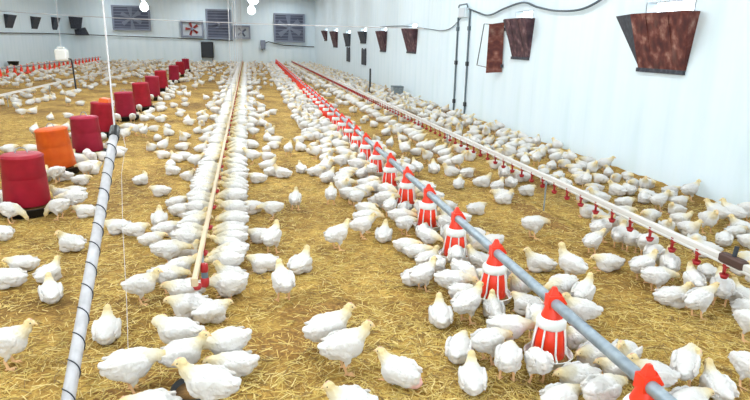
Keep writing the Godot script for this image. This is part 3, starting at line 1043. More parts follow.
func bone(a: Vector3, b: Vector3, ra: float, rb: float, k: float, col: Color, mirrored := false) -> void:
	pr_kind.append(3 if mirrored else 1)
	pr_a.append(a)
	pr_b.append(b)
	pr_r.append(Vector2(ra, rb))
	pr_bas.append(Basis.IDENTITY)
	pr_k.append(k)
	pr_col.append(col)

func prim(i: int, p: Vector3) -> float:
	var q := p
	var kd := pr_kind[i]
	if kd >= 2:
		q.z = absf(q.z)
	if kd % 2 == 0:
		q = pr_bas[i] * (q - pr_a[i])
		var r := pr_b[i]
		var n := q / r
		var k0 := n.length()
		var k1 := (n / r).length()
		return k0 * (k0 - 1.0) / maxf(k1, 1e-4)
	var ab := pr_b[i] - pr_a[i]
	var t := clampf((q - pr_a[i]).dot(ab) / ab.length_squared(), 0.0, 1.0)
	return (q - pr_a[i] - ab * t).length() - lerpf(pr_r[i].x, pr_r[i].y, t)

func field(p: Vector3) -> float:
	var d := 1.0
	for i in pr_kind.size():
		var e := prim(i, p)
		var k := pr_k[i]
		var h := maxf(k - absf(d - e), 0.0)
		d = minf(d, e) - h * h * 0.25 / k
	return maxf(d, -p.y + 0.001)

func skin_color(p: Vector3) -> Color:
	var acc := Vector3.ZERO
	var w := 0.0
	for i in pr_kind.size():
		var e := exp(-maxf(prim(i, p), -0.01) / 0.005)
		var c := pr_col[i]
		acc += Vector3(c.r, c.g, c.b) * e
		w += e
	acc /= maxf(w, 1e-9)
	return Color(acc.x, acc.y, acc.z)

const PLUME := Color(0.68, 0.655, 0.63)
const PLUME_WARM := Color(0.61, 0.56, 0.515)
const PLUME_NECK := Color(0.69, 0.63, 0.50)
const DOWN := Color(0.71, 0.56, 0.28)
const FACE := Color(0.88, 0.66, 0.42)
const PINK := Color(0.78, 0.42, 0.36)
const SHANK := Color(0.80, 0.48, 0.24)
const BEAK := Color(0.84, 0.58, 0.26)
const COMB := Color(0.76, 0.44, 0.34)

# pose: sit, pitch, neck middle, head, looking direction
func shape_bird(pose: Dictionary, cell: float) -> ArrayMesh:
	pr_kind.clear(); pr_a.clear(); pr_b.clear(); pr_r.clear(); pr_bas.clear(); pr_k.clear(); pr_col.clear()
	var sit: bool = pose.sit
	var by: float = 0.076 if sit else 0.155
	var pit: float = pose.pitch
	var rot := Basis(Vector3.BACK, deg_to_rad(pit))
	var c := Vector3(0, by, 0)
	var at := func(v: Vector3) -> Vector3: return c + rot * v
	var fat := 1.12 if sit else 1.0
	ell(at.call(Vector3(0, 0, 0)), Vector3(0.086, 0.062, 0.055 * fat), pit, 0.02, PLUME)
	ell(at.call(Vector3(0.044, -0.018, 0)), Vector3(0.054, 0.060, 0.054 * fat), pit, 0.03, PLUME)
	ell(at.call(Vector3(-0.050, -0.014, 0)), Vector3(0.050, 0.052, 0.050 * fat), pit, 0.03, PLUME)
	ell(at.call(Vector3(-0.096, 0.008, 0)), Vector3(0.034, 0.020, 0.028), pit - 14.0, 0.014, PLUME)
	ell(at.call(Vector3(-0.092, -0.018, 0)), Vector3(0.028, 0.020, 0.026), pit + 10.0, 0.010, PLUME_WARM)
	if cell < 0.009:
		# folded wings standing off the flank: shoulder, coverts, and the flight feathers laid back to the tail
		var g := 0.005
		ell(at.call(Vector3(0.030, 0.010, 0.054 * fat + g)), Vector3(0.040, 0.036, 0.014), pit - 8.0, 0.003, PLUME, true, 4.0)
		ell(at.call(Vector3(-0.014, 0.014, 0.056 * fat + g)), Vector3(0.050, 0.031, 0.012), pit - 8.0, 0.003, PLUME, true, -4.0)
		ell(at.call(Vector3(-0.058, 0.016, 0.050 * fat + g)), Vector3(0.046, 0.012, 0.010), pit - 8.0, 0.001, PLUME_WARM, true, -8.0)
		ell(at.call(Vector3(-0.056, 0.000, 0.052 * fat + g)), Vector3(0.045, 0.011, 0.010), pit - 4.0, 0.001, PLUME, true, -8.0)
		ell(at.call(Vector3(-0.046, -0.015, 0.053 * fat + g)), Vector3(0.038, 0.010, 0.010), pit + 2.0, 0.001, PLUME_WARM, true, -7.0)
	else:
		ell(at.call(Vector3(-0.015, 0.004, 0.044 * fat)), Vector3(0.065, 0.034, 0.024), pit - 8.0, 0.02, PLUME, true)
	if not sit:
		bone(at.call(Vector3(-0.004, -0.038, 0.036)), Vector3(0.012, 0.082, 0.038), 0.038, 0.016, 0.016, PLUME, true)
		bone(Vector3(0.012, 0.084, 0.038), Vector3(0.002, 0.058, 0.038), 0.013, 0.009, 0.008, PLUME_WARM, true)
	elif pose.get("splay", false):
		ell(Vector3(-0.072, 0.038, 0.024), Vector3(0.046, 0.034, 0.042), 0.0, 0.008, PINK)
		ell(Vector3(0.035, 0.055, 0.070), Vector3(0.05, 0.020, 0.030), -15.0, 0.008, PLUME, false, -30.0)
	else:
		ell(Vector3(0.03, 0.030, 0.046), Vector3(0.052, 0.030, 0.028), 0.0, 0.010, PLUME_WARM, true)
	var head: Vector3 = pose.head
	var mid: Vector3 = pose.mid
	var look: Vector3 = pose.look.normalized()
	var root: Vector3 = at.call(Vector3(0.062, 0.022, 0))
	bone(root, mid, 0.040, 0.028, 0.034, PLUME_NECK)
	bone(mid, head, 0.026, 0.020, 0.014, DOWN)
	ell(head + look * 0.006, Vector3(0.025, 0.020, 0.019), rad_to_deg(asin(clampf(look.y, -1, 1))), 0.008, DOWN, false, rad_to_deg(atan2(-look.z, look.x)))
	ell(head + look * 0.020, Vector3(0.012, 0.012, 0.012), 0.0, 0.006, FACE)
	# bounds
	var lo := Vector3(-0.165, 0.0, -0.105) - Vector3.ONE * cell
	var hi := Vector3(0.125, by + 0.09, 0.125) + Vector3.ONE * cell
	for v in [head, mid]:
		lo = lo.min(v - Vector3.ONE * 0.04)
		hi = hi.max(v + Vector3.ONE * 0.04)
	lo.y = -cell * 1.5
	var nx := int((hi.x - lo.x) / cell) + 2
	var ny := int((hi.y - lo.y) / cell) + 2
	var nz := int((hi.z - lo.z) / cell) + 2
	var val := PackedFloat32Array()
	val.resize(nx * ny * nz)
	val.fill(1.0)
	# coarse blocks first: only nodes near the skin are worked out
	var bs := 4
	var reach := cell * bs * 0.5 * 1.74 + cell * 1.5
	for bz in range(0, nz, bs):
		for byy in range(0, ny, bs):
			for bx in range(0, nx, bs):
				var mp := lo + Vector3(bx + bs * 0.5, byy + bs * 0.5, bz + bs * 0.5) * cell
				var md := field(mp)
				if absf(md) > reach * 1.25 + 0.004:
					if md < 0.0:
						for z in range(bz, mini(bz + bs, nz)):
							for y in range(byy, mini(byy + bs, ny)):
								for x in range(bx, mini(bx + bs, nx)):
									val[(z * ny + y) * nx + x] = -1.0
					continue
				for z in range(bz, mini(bz + bs, nz)):
					for y in range(byy, mini(byy + bs, ny)):
						for x in range(bx, mini(bx + bs, nx)):
							var q := lo + Vector3(x, y, z) * cell
							var f := field(q)
							if absf(f) < 0.02:
								f += lump.get_noise_3dv(q * 1000.0) * 0.0055 + lump.get_noise_3dv(q * 2600.0) * 0.0022
							val[(z * ny + y) * nx + x] = f
	var st := SurfaceTool.new()
	st.begin(Mesh.PRIMITIVE_TRIANGLES)
	st.set_smooth_group(0)
	var ids := PackedInt32Array()
	ids.resize(nx * ny * nz)
	ids.fill(-1)
	var count := 0
	var step := [1, nx, nx * ny]
	var corner := [0, 1, nx, nx + 1, nx * ny, nx * ny + 1, nx * ny + nx, nx * ny + nx + 1]
	var offs := [Vector3(0, 0, 0), Vector3(1, 0, 0), Vector3(0, 1, 0), Vector3(1, 1, 0), Vector3(0, 0, 1), Vector3(1, 0, 1), Vector3(0, 1, 1), Vector3(1, 1, 1)]
	var edges := [[0, 1], [2, 3], [4, 5], [6, 7], [0, 2], [1, 3], [4, 6], [5, 7], [0, 4], [1, 5], [2, 6], [3, 7]]
	for z in nz - 1:
		for y in ny - 1:
			var row := (z * ny + y) * nx
			for x in nx - 1:
				var i := row + x
				var inside := 0
				for k in 8:
					if val[i + corner[k]] < 0.0:
						inside += 1
				if inside == 0 or inside == 8:
					continue
				var sum := Vector3.ZERO
				var m := 0
				for e in edges:
					var va := val[i + corner[e[0]]]
					var vb := val[i + corner[e[1]]]
					if (va < 0.0) != (vb < 0.0):
						var oa: Vector3 = offs[e[0]]
						sum += oa.lerp(offs[e[1]], va / (va - vb))
						m += 1
				var p := lo + (Vector3(x, y, z) + sum / m) * cell
				st.set_color(skin_color(p))
				st.add_vertex(p)
				ids[i] = count
				count += 1
	for z in range(1, nz - 1):
		for y in range(1, ny - 1):
			for x in range(1, nx - 1):
				var i := (z * ny + y) * nx + x
				var s0 := val[i] < 0.0
				for ax in 3:
					if (val[i + step[ax]] < 0.0) == s0:
						continue
					var u: int = step[(ax + 1) % 3]
					var v: int = step[(ax + 2) % 3]
					var a := ids[i - u - v]
					var b := ids[i - v]
					var cc := ids[i]
					var d := ids[i - u]
					if a < 0 or b < 0 or cc < 0 or d < 0:
						continue
					var loop := [a, b, cc, d] if not s0 else [a, d, cc, b]
					for t in [0, 1, 2, 0, 2, 3]:
						st.add_index(loop[t])
	st.generate_normals()
	var body := st.commit()
	# beak, comb, eyes and shanks join the same skin
	var ex := st_new()
	var side := look.cross(Vector3.UP).normalized()
	var crown := side.cross(look).normalized()
	ex.set_color(BEAK)
	tube(ex, [head + look * 0.020, head + look * 0.034 - crown * 0.003, head + look * 0.045 - crown * 0.009], [0.010, 0.007, 0.0015], 6)
	if cell < 0.009:
		ex.set_color(COMB)
		tube(ex, [head + look * 0.022 + crown * 0.010, head + look * 0.012 + crown * 0.021, head - look * 0.004 + crown * 0.023], [0.002, 0.0035, 0.0015], 5)
		ex.set_color(Color(0.05, 0.04, 0.04))
		for s in [-1.0, 1.0]:
			var e: Vector3 = head + look * 0.013 + crown * 0.005 + side * 0.0165 * s
			tube(ex, [e - side * 0.003 * s, e + side * 0.003 * s], [0.0042, 0.003], 6)
	ex.set_color(SHANK)
	if not sit:
		for s in [-1.0, 1.0]:
			var foot := Vector3(0.010, 0.008, 0.038 * s)
			tube(ex, [Vector3(0.006, 0.072, 0.036 * s), Vector3(-0.004, 0.052, 0.036 * s), foot], [0.010, 0.0075, 0.0075], 6)
			for t in [-32.0, 0.0, 32.0, 180.0]:
				var dir := Vector3(cos(deg_to_rad(t)), 0, sin(deg_to_rad(t)))
				var ln := 0.018 if t > 90.0 else 0.040
				tube(ex, [foot, foot + dir * ln * 0.6 + Vector3(0, -0.001, 0), foot + dir * ln + Vector3(0, -0.004, 0)], [0.006, 0.005, 0.002], 5)
	else:
		for s in [-1.0, 1.0]:
			for t in [-25.0, 5.0, 35.0]:
				var dir := Vector3(cos(deg_to_rad(t)), 0, sin(deg_to_rad(t) * s))
				var f0 := Vector3(0.075, 0.006, 0.03 * s)
				tube(ex, [f0, f0 + dir * 0.035], [0.006, 0.002], 5)
	ex.generate_normals()
	ex.index()
	var extra := ex.commit()
	var joined := SurfaceTool.new()
	joined.begin(Mesh.PRIMITIVE_TRIANGLES)
	joined.append_from(body, 0, Transform3D.IDENTITY)
	joined.append_from(extra, 0, Transform3D.IDENTITY)
	return joined.commit()

var poses := {
	"stand": {"sit": false, "pitch": 6.0, "mid": Vector3(0.100, 0.205, 0), "head": Vector3(0.118, 0.242, 0), "look": Vector3(1, -0.12, 0)},
	"reach": {"sit": false, "pitch": -6.0, "mid": Vector3(0.125, 0.160, 0), "head": Vector3(0.165, 0.150, 0), "look": Vector3(1, -0.55, 0)},
	"peck": {"sit": false, "pitch": -18.0, "mid": Vector3(0.130, 0.100, 0), "head": Vector3(0.155, 0.055, 0), "look": Vector3(0.6, -1, 0)},
	"sit": {"sit": true, "pitch": 6.0, "mid": Vector3(0.088, 0.132, 0), "head": Vector3(0.102, 0.168, 0), "look": Vector3(1, -0.1, 0)},
	"rest": {"sit": true, "pitch": 0.0, "mid": Vector3(0.095, 0.105, 0.004), "head": Vector3(0.120, 0.112, 0.008), "look": Vector3(1, -0.3, 0.1)},
	"preen": {"sit": false, "pitch": 8.0, "mid": Vector3(0.105, 0.205, 0.018), "head": Vector3(0.088, 0.205, 0.052), "look": Vector3(-0.5, -0.6, 0.5)},
	"tall": {"sit": false, "pitch": 10.0, "mid": Vector3(0.088, 0.225, 0), "head": Vector3(0.096, 0.272, 0), "look": Vector3(1, 0.0, 0.25)},
	"sprawl": {"sit": true, "splay": true, "pitch": -4.0, "mid": Vector3(0.098, 0.118, -0.01), "head": Vector3(0.112, 0.150, -0.018), "look": Vector3(1, 0.0, -0.4)},
	"turn": {"sit": true, "pitch": 4.0, "mid": Vector3(0.088, 0.130, -0.012), "head": Vector3(0.088, 0.160, -0.034), "look": Vector3(0.15, -0.1, -1)},
	"drink": {"sit": false, "pitch": 12.0, "mid": Vector3(0.118, 0.200, 0), "head": Vector3(0.150, 0.228, 0), "look": Vector3(1, 0.45, 0)},
}
var birds := []                # [place, pose, x, z, heading]
var grid := {}
var keep_off: Array[Vector3] = []      # x, z, radius of pans, hoppers and posts that stand on the litter

# a bird's trunk as three discs on the floor
func discs(x: float, z: float, deg: float) -> Array:
	var d := Vector2(cos(deg_to_rad(deg)), -sin(deg_to_rad(deg)))
	var c := Vector2(x, z)
	return [c - d * 0.072, c, c + d * 0.066]

func free_at(x: float, z: float, deg: float, gap: float) -> bool:
	var mine := discs(x, z, deg)
	for p in mine:
		if p.x > WALL_X - 0.08:
			return false
		for k in keep_off:
			if p.distance_squared_to(Vector2(k.x, k.y)) < (k.z + 0.056) * (k.z + 0.056):
				return false
	var cx := int(floor(x / 0.35))
	var cz := int(floor(z / 0.35))
	for i in range(cx - 1, cx + 2):
		for j in range(cz - 1, cz + 2):
			for other in grid.get(Vector2i(i, j), []):
				for p in mine:
					for q in other:
						if p.distance_squared_to(q) < gap * gap:
							return false
	return true

func add_bird(place: String, pose: String, x: float, z: float, deg: float, gap := 0.112) -> bool:
	if x > WALL_X - 0.16 or x < LEFT_X + 0.2 or z < BACK_Z + 0.2:
		return false
	if not free_at(x, z, deg, gap):
		return false
	var key := Vector2i(int(floor(x / 0.35)), int(floor(z / 0.35)))
	if not grid.has(key):
		grid[key] = []
	grid[key].append(discs(x, z, deg))
	birds.append([place, pose, x, z, deg])
	return true

func pixel(p: Vector3) -> Vector2:
	var c := cam_basis.inverse() * (p - EYE)
	if c.z > -0.3:
		return Vector2(-9999, -9999)
	return Vector2(375.0 + 600.0 * c.x / -c.z, 200.0 - 600.0 * c.y / -c.z)

func pick(r: RandomNumberGenerator, from: Array) -> String:
	return from[r.randi() % from.size()]

# where the photograph shows single birds (metres on the floor, heading in degrees: 0 towards the window wall, 90 towards the end wall)
var seen_birds := [
	["post", "sit", -0.82, -3.29, 95], ["pan", "preen", -0.40, -3.04, 180], ["pan", "rest", -0.39, -3.54, 180], ["pan", "rest", -0.44, -3.79, 186],
	["cream", "reach", -0.59, -3.94, 4], ["cream", "rest", -0.82, -4.93, 8], ["cream", "reach", -0.63, -4.42, 10], ["cream", "reach", -0.18, -4.14, 176],
	["cream", "sit", -0.14, -4.03, 165], ["pan", "rest", -0.28, -3.56, 20], ["pan", "reach", -0.60, -2.72, 25], ["pan", "stand", -0.45, -2.71, 8],
	["pan", "stand", -0.19, -2.59, 178], ["pan", "reach", -0.19, -2.86, 205], ["pan", "rest", -0.12, -2.82, 190], ["pan", "rest", -0.43, -2.50, 178],
	["post", "stand", -1.25, -3.08, 0], ["leftpack", "rest", -1.63, -4.48, 185], ["leftpack", "sit", -1.40, -4.26, 60], ["leftpack", "sit", -1.28, -3.90, 110],
	["leftpack", "rest", -1.62, -4.19, 170], ["leftpack", "rest", -2.04, -5.24, 150], ["leftpack", "turn", -1.41, -4.89, 150], ["bucket1", "peck", -2.17, -5.84, 0],
	["bucket1", "peck", -1.96, -5.91, 150], ["bucket1", "peck", -1.75, -5.82, 160], ["bucket1", "rest", -1.61, -5.86, 170], ["bucket1", "sit", -1.92, -6.55, 190],
	["bucket1", "rest", -1.82, -6.67, 200], ["open_l", "rest", -1.14, -5.31, 180], ["open_l", "rest", -1.00, -5.26, 10], ["open_l", "sit", -0.83, -5.49, 95],
	["open_m", "stand", 0.14, -4.60, 65], ["open_m", "sit", 0.33, -4.16, 55], ["open_m", "stand", 0.18, -3.67, 100], ["open_m", "stand", 0.66, -4.60, 30],
	["open_m", "reach", 0.98, -5.05, 10], ["open_m", "stand", 0.42, -5.84, 80], ["open_m", "stand", 0.80, -6.00, 80], ["open_m", "reach", 0.19, -5.56, 175],
	["pair", "stand", 0.37, -2.94, 12], ["pair", "stand", 0.43, -2.74, 6], ["pair", "sit", 0.41, -2.37, 178], ["pair", "sprawl", 0.69, -2.58, 125],
	["open_f", "sit", 1.09, -3.17, 80], ["open_f", "sit", 1.03, -2.47, 75], ["pan_a", "reach", 1.20, -2.70, 20], ["pan_a", "rest", 1.17, -2.65, 60],
	["pan_a", "reach", 1.23, -2.51, 60], ["pan_a", "peck", 1.34, -2.48, 75], ["pan_a", "reach", 1.40, -2.78, 0], ["pan_a", "rest", 1.56, -2.39, 185],
	["pan_a", "sit", 1.67, -2.76, 200], ["pan_a", "rest", 1.76, -2.60, 200], ["pan_a", "sit", 1.92, -2.64, 210], ["pan_a", "rest", 1.38, -2.25, 10],
	["pan_a", "reach", 1.53, -2.16, 20], ["pan_a", "rest", 1.78, -2.47, 170], ["pan_a", "peck", 1.33, -2.30, 90], ["end_f", "stand", 1.86, -2.24, 165],
	["end_f", "preen", 2.03, -2.26, 40], ["end_f", "sit", 2.19, -2.20, 82], ["end_f", "rest", 1.95, -2.12, 5], ["end_f", "rest", 1.71, -2.15, 10],
	["end_f", "stand", 2.41, -2.26, 270], ["end_f", "stand", 2.82, -2.69, 270], ["r_near", "stand", 3.01, -3.13, 60], ["r_near", "stand", 2.92, -3.28, 70],
	["r_near", "reach", 3.12, -3.40, 50], ["r_near", "rest", 3.05, -3.01, 0], ["r_near", "stand", 2.96, -3.58, 60], ["r_near", "reach", 2.99, -3.75, 40],
	["r_near", "reach", 3.10, -4.04, 30], ["r_near", "reach", 3.06, -4.17, 50], ["r_near", "stand", 3.01, -4.26, 45], ["r_near", "stand", 2.97, -4.49, 10],
	["r_near", "sit", 3.17, -3.07, 90], ["open_r", "tall", 2.23, -3.67, 120], ["open_r", "rest", 2.65, -3.85, 170], ["open_r", "stand", 2.05, -3.21, 40],
	["open_r", "reach", 1.97, -3.33, 200], ["open_r", "reach", 2.41, -4.66, 10], ["open_r", "rest", 2.19, -5.46, 20], ["open_r", "sit", 2.64, -5.81, 10],
	["open_r", "sit", 2.11, -3.91, 150], ["open_m", "rest", 0.51, -13.97, 20], ["open_m", "sit", 0.35, -10.95, 30], ["open_m", "rest", 0.40, -9.92, 0],
	["open_m", "stand", 0.54, -8.76, 70], ["open_m", "sit", 0.76, -9.21, 120], ["open_m", "stand", 0.92, -8.55, 200], ["open_m", "rest", 0.80, -10.00, 10],
	["open_m", "rest", 1.17, -9.26, 30], ["open_m", "rest", 0.25, -7.47, 20], ["open_m", "sit", 0.37, -7.39, 160], ["open_m", "sit", 0.63, -7.61, 100],
	["open_m", "rest", 0.79, -7.41, 10], ["open_m", "sit", 0.90, -7.05, 40], ["open_m", "rest", 1.12, -7.19, 0], ["open_m", "rest", 0.24, -8.50, 170],
	["open_l", "rest", -1.17, -12.28, 10], ["open_l", "sit", -0.93, -11.16, 60], ["open_l", "rest", -0.90, -8.61, 170], ["open_l", "sit", -0.72, -11.41, 30],
	["open_b", "stand", -3.51, -10.87, 90], ["open_b", "rest", -3.44, -11.57, 0], ["open_b", "rest", -3.43, -9.48, 10], ["open_b", "rest", -3.11, -9.45, 180],
	["open_b", "rest", -5.56, -16.28, 0], ["open_b", "reach", -4.63, -13.71, 10], ["open_b", "sit", -4.61, -14.29, 40], ["open_b", "sit", -3.94, -13.20, 90],
	["open_b", "rest", -3.69, -13.53, 180], ["open_b", "rest", -5.16, -17.07, 0], ["open_b", "rest", -4.07, -16.04, 10], ["open_b", "sit", -3.26, -11.69, 70],
	["open_l", "rest", -1.72, -11.47, 20], ["open_l", "sit", -1.39, -10.94, 150], ["open_l", "sit", -1.25, -12.76, 80], ["open_l", "rest", -1.21, -8.79, 175],
	["open_l", "rest", -1.02, -9.45, 10], ["open_l", "sit", -0.96, -8.54, 150], ["open_l", "turn", -1.26, -7.19, 45], ["open_l", "rest", -0.96, -6.61, 180],
	["bucket3", "reach", -1.95, -11.01, 0], ["open_l", "rest", -1.77, -12.78, 10], ["open_l", "rest", -1.57, -15.79, 0], ["bucket2", "peck", -2.20, -7.37, 160],
	["bucket2", "rest", -2.17, -7.45, 180], ["bucket2", "rest", -1.92, -7.26, 0], ["bucket2", "sit", -2.00, -7.90, 30], ["bucket2", "rest", -1.88, -7.82, 170],
	["bucket2", "peck", -2.18, -8.17, 20], ["bucket2", "peck", -2.04, -8.29, 110], ["bucket2", "rest", -1.96, -8.71, 180], ["open_r", "sit", 2.44, -10.69, 40],
	["open_r", "stand", 2.16, -9.17, 60], ["open_r", "stand", 2.26, -8.61, 120], ["open_r", "rest", 2.46, -8.70, 10], ["open_r", "stand", 2.06, -7.21, 100],
	["open_r", "sit", 2.53, -7.22, 170], ["open_r", "rest", 2.69, -7.20, 10], ["open_r", "sit", 2.39, -6.55, 60], ["open_r", "stand", 3.06, -6.79, 70],
	["open_r", "sit", 2.81, -6.39, 30], ["open_r", "rest", 3.04, -6.52, 80], ["open_r", "rest", 3.05, -6.12, 20], ["open_r", "rest", 2.68, -5.93, 170],
]

func feed_x(z: float) -> float:
	return 1.515 - z * FEED_SKEW

func lay_out_flock() -> void:
	var r := RandomNumberGenerator.new()
	r.seed = 2024
	for k in 20:
		keep_off.append(Vector3(feed_x(-1.09 - 0.79 * k), -1.09 - 0.79 * k, 0.122))
	for h in [[-2.10, -6.08], [-2.30, -7.85], [-2.24, -9.0], [-2.48, -11.0], [-2.47, -13.1], [-2.42, -14.9], [-2.58, -17.5]]:
		keep_off.append(Vector3(h[0], h[1], 0.25))
	keep_off.append_array([Vector3(-0.29, -2.66, 0.10), Vector3(4.02, -20.2, 0.10), Vector3(4.6, -18.7, 0.2), Vector3(-0.86, -2.7, 0.04), Vector3(-0.87, -2.9, 0.04), Vector3(-0.88, -3.1, 0.03), Vector3(-0.29, -3.62, 0.02)])
	for b in seen_birds:
		# step aside a little where two birds would stand in each other
		for k in 30:
			var j := Vector2.from_angle(r.randf() * TAU) * (0.006 * k)
			if add_bird(b[0], b[1], b[2] + j.x, b[3] + j.y, b[4] + (0.0 if k == 0 else r.randf_range(-1.0, 1.0) * k), 0.104):
				break
	# both sides of the cream drinker
	var z := -3.70
	while z > -43.0:
		for s in [-1.0, 1.0]:
			var face := 0.0 if s < 0 else 180.0
			add_bird("cream", pick(r, ["reach", "reach", "drink", "sit", "reach"]), -0.34 + s * r.randf_range(0.165, 0.20), z + r.randf_range(-0.015, 0.015), face + r.randf_range(-14, 14), 0.100)
			if r.randf() < 0.45:
				add_bird("cream", pick(r, ["sit", "rest", "rest", "stand", "reach"]), -0.34 + s * r.randf_range(0.33, 0.42), z + r.randf_range(-0.05, 0.05), face + r.randf_range(-40, 40), 0.105)
			if z < -7.0 and r.randf() < 0.12:
				add_bird("cream", pick(r, ["sit", "rest", "rest"]), -0.34 + s * r.randf_range(0.55, 0.75), z, r.randf() * 360.0, 0.14)
		z -= 0.062
	# round every pan of the feeder line
	var pz := -1.88
	while pz > -42.5:
		var fx := feed_x(pz)
		for k in 26:
			var a := TAU * (k * 3 + r.randf_range(-0.4, 0.4)) / 26.0
			var d := r.randf_range(0.25, 0.30)
			var near_side := cos(a) < 0.25
			if r.randf() < (1.0 if near_side else 0.7):
				add_bird("orange", pick(r, ["reach", "peck", "rest", "sit", "reach"]), fx + d * cos(a), pz - d * sin(a), rad_to_deg(a) + 180.0 + r.randf_range(-12, 12), 0.102)
		for k in 34:
			if pz < -2.0:
				add_bird("orange", pick(r, ["sit", "rest", "rest", "reach", "stand"]), fx - r.randf_range(0.25, 0.46 if pz > -4.6 else 0.68), pz + r.randf_range(-0.4, 0.4), r.randf_range(-70, 70), 0.102)
		for k in 6:
			if pz < -2.0 and r.randf() < 0.6:
				add_bird("orange", pick(r, ["sit", "rest", "stand"]), fx + r.randf_range(0.22, 0.42), pz + r.randf_range(-0.4, 0.4), r.randf_range(110, 250))
		pz -= 0.79
	# along the white drinker rail
	z = -2.4
	while z > -42.0:
		var busy := 0.75 if (z > -4.4 or z < -7.0) else 0.10
		if r.randf() < busy:
			add_bird("rail", pick(r, ["reach", "drink", "stand", "sit"]), 2.95 - r.randf_range(0.19, 0.26), z, r.randf_range(-25, 40))
		if z < -7.0 and r.randf() < 0.5:
			add_bird("rail", pick(r, ["sit", "rest", "stand"]), 2.95 - r.randf_range(0.36, 0.65), z, r.randf() * 360.0, 0.13)
		if z < -4.5 and r.randf() < 0.35:
			add_bird("rail", pick(r, ["sit", "rest", "reach"]), 2.95 + r.randf_range(0.2, 0.4), z, r.randf_range(130, 230))
		z -= 0.2
	# resting strip along the window wall
	for k in 3200:
		var wz := -2.5 - 41.0 * r.randf()
		var t := r.randf()
		var wx := 4.80 - 1.25 * t * (1.0 if wz > -14.0 else 1.2)
		if r.randf() < (1.0 - 0.55 * t):
			add_bird("wall", pick(r, ["rest", "rest", "sit", "turn", "stand", "rest"]), wx, wz, r.randf() * 360.0, 0.118)
	# round the red hoppers
	for s in [[-2.10, -6.08], [-2.30, -7.85], [-2.24, -9.0], [-2.48, -11.0], [-2.47, -13.1], [-2.42, -14.9], [-2.58, -17.5], [-2.72, -20.5], [-2.78, -24.5], [-2.95, -28.5], [-3.15, -33.0]]:
		for k in 13:
			var a := TAU * k / 13.0 + r.randf_range(-0.2, 0.2)
			if s[1] > -7.0 and sin(a) < -0.2 and r.randf() < 0.5:
				continue
			var d := r.randf_range(0.38, 0.44)
			add_bird("hopper", pick(r, ["peck", "reach", "rest", "sit"]), s[0] + cos(a) * d, s[1] - sin(a) * d, rad_to_deg(a) + 180.0)
		for k in 6:
			if s[1] < -8.5:
				add_bird("hopper", pick(r, ["rest", "sit", "stand"]), s[0] + r.randf_range(0.35, 1.0), s[1] + r.randf_range(-0.7, 0.7), r.randf() * 360.0, 0.13)
	# the lines on the other side
	for line in [[-5.6, -12.0], [-9.6, -18.0], [-8.2, -16.0]]:
		z = line[1]
		while z > -44.0:
			for s in [-1.0, 1.0]:
				if r.randf() < 0.5:
					add_bird("farside", pick(r, ["reach", "sit", "rest"]), line[0] + s * r.randf_range(0.22, 0.6), z, r.randf() * 360.0, 0.14)
			z -= 0.26
	# open litter: few birds close by, more of them deeper in the house
	for k in 4200:
		var oz := -8.0 - 37.5 * sqrt(r.randf())
		var ox := r.randf_range(LEFT_X + 0.3, 4.6)
		var clear := true
		for lx in [-0.34, feed_x(oz), 2.95, -5.6, -9.6]:
			if absf(ox - lx) < 0.2:
				clear = false
		for s in [-6.08, -7.85, -9.0, -11.0, -13.1, -14.9, -17.5, -20.5, -24.5, -28.5, -33.0]:
			if Vector2(ox + 2.5, oz - s).length() < 0.5:
				clear = false
		var want := clampf((-oz - 9.0) / 26.0, 0.03, 0.8)
		if ox > -2.0 and ox < 2.8:
			want *= 0.55
		if clear and r.randf() < want * 0.5:
			var place := "open_m" if ox > -0.3 and ox < 1.6 else ("open_r" if ox >= 1.6 else ("open_l" if ox > -2.4 else "open_b"))
			add_bird(place, pick(r, ["rest", "sit", "rest", "stand", "reach"]), ox, oz, r.randf() * 360.0, 0.15)

# label phrases: what the bird does, and where among the findable things
var doing := {"stand": "standing with head up", "reach": "stretching its neck low", "peck": "pecking head down", "sit": "sitting with head up", "rest": "resting low", "preen": "preening its side", "tall": "standing tall and alert", "sprawl": "lying sprawled with bare pink flank", "turn": "sitting with head turned aside", "drink": "reaching up to drink"}
var where := {
	"post": ["beside the wire-wound pipe", "chickens beside the wire-wound pipe"], "pan": ["in the huddle round the black floor pan", "huddle round the black floor pan"],
	"leftpack": ["in the pack between wire-wound pipe and hoppers", "pack between wire-wound pipe and hoppers"], "bucket1": ["at the first crimson hopper", "ring round the tube feeders"],
	"bucket2": ["at the orange hopper", "ring round the tube feeders"], "bucket3": ["behind the black pipe cap", "chickens behind the black pipe cap"],
	"open_l": ["on open litter between hoppers and cream drinker", "chickens between the hoppers and cream drinker"], "open_m": ["on open litter between cream drinker and orange pans", "chickens between cream drinker and orange pans"],
	"pair": ["on bare straw beside the feeder line", "chickens on bare straw by the feeder line"], "open_f": ["on straw beside the first orange pans", "chickens on straw beside the first orange pans"],
	"pan_a": ["crowded at the first orange pans", "crowd along the orange pans"], "end_f": ["beyond the grey pipe end on open straw", "chickens beyond the grey pipe end"],
	"r_near": ["at the white rail beside its brown joint", "chickens at the rail beside its brown joint"], "open_r": ["on open litter between orange pans and white rail", "chickens between orange pans and white rail"],
	"open_b": ["on the litter behind the red hoppers", "chickens behind the red hoppers"], "cream": ["in the double row along the cream drinker", "double row along the cream drinker"],
	"orange": ["in the crowd along the orange pans", "crowd along the orange pans"], "rail": ["along the white drinker rail", "chickens along the white drinker rail"],
	"wall": ["on the strip along the window wall", "chickens along the window wall"], "hopper": ["in the ring round the tube feeders", "ring round the tube feeders"], "farside": ["by the lines behind the hoppers", "chickens by the lines behind the hoppers"]}
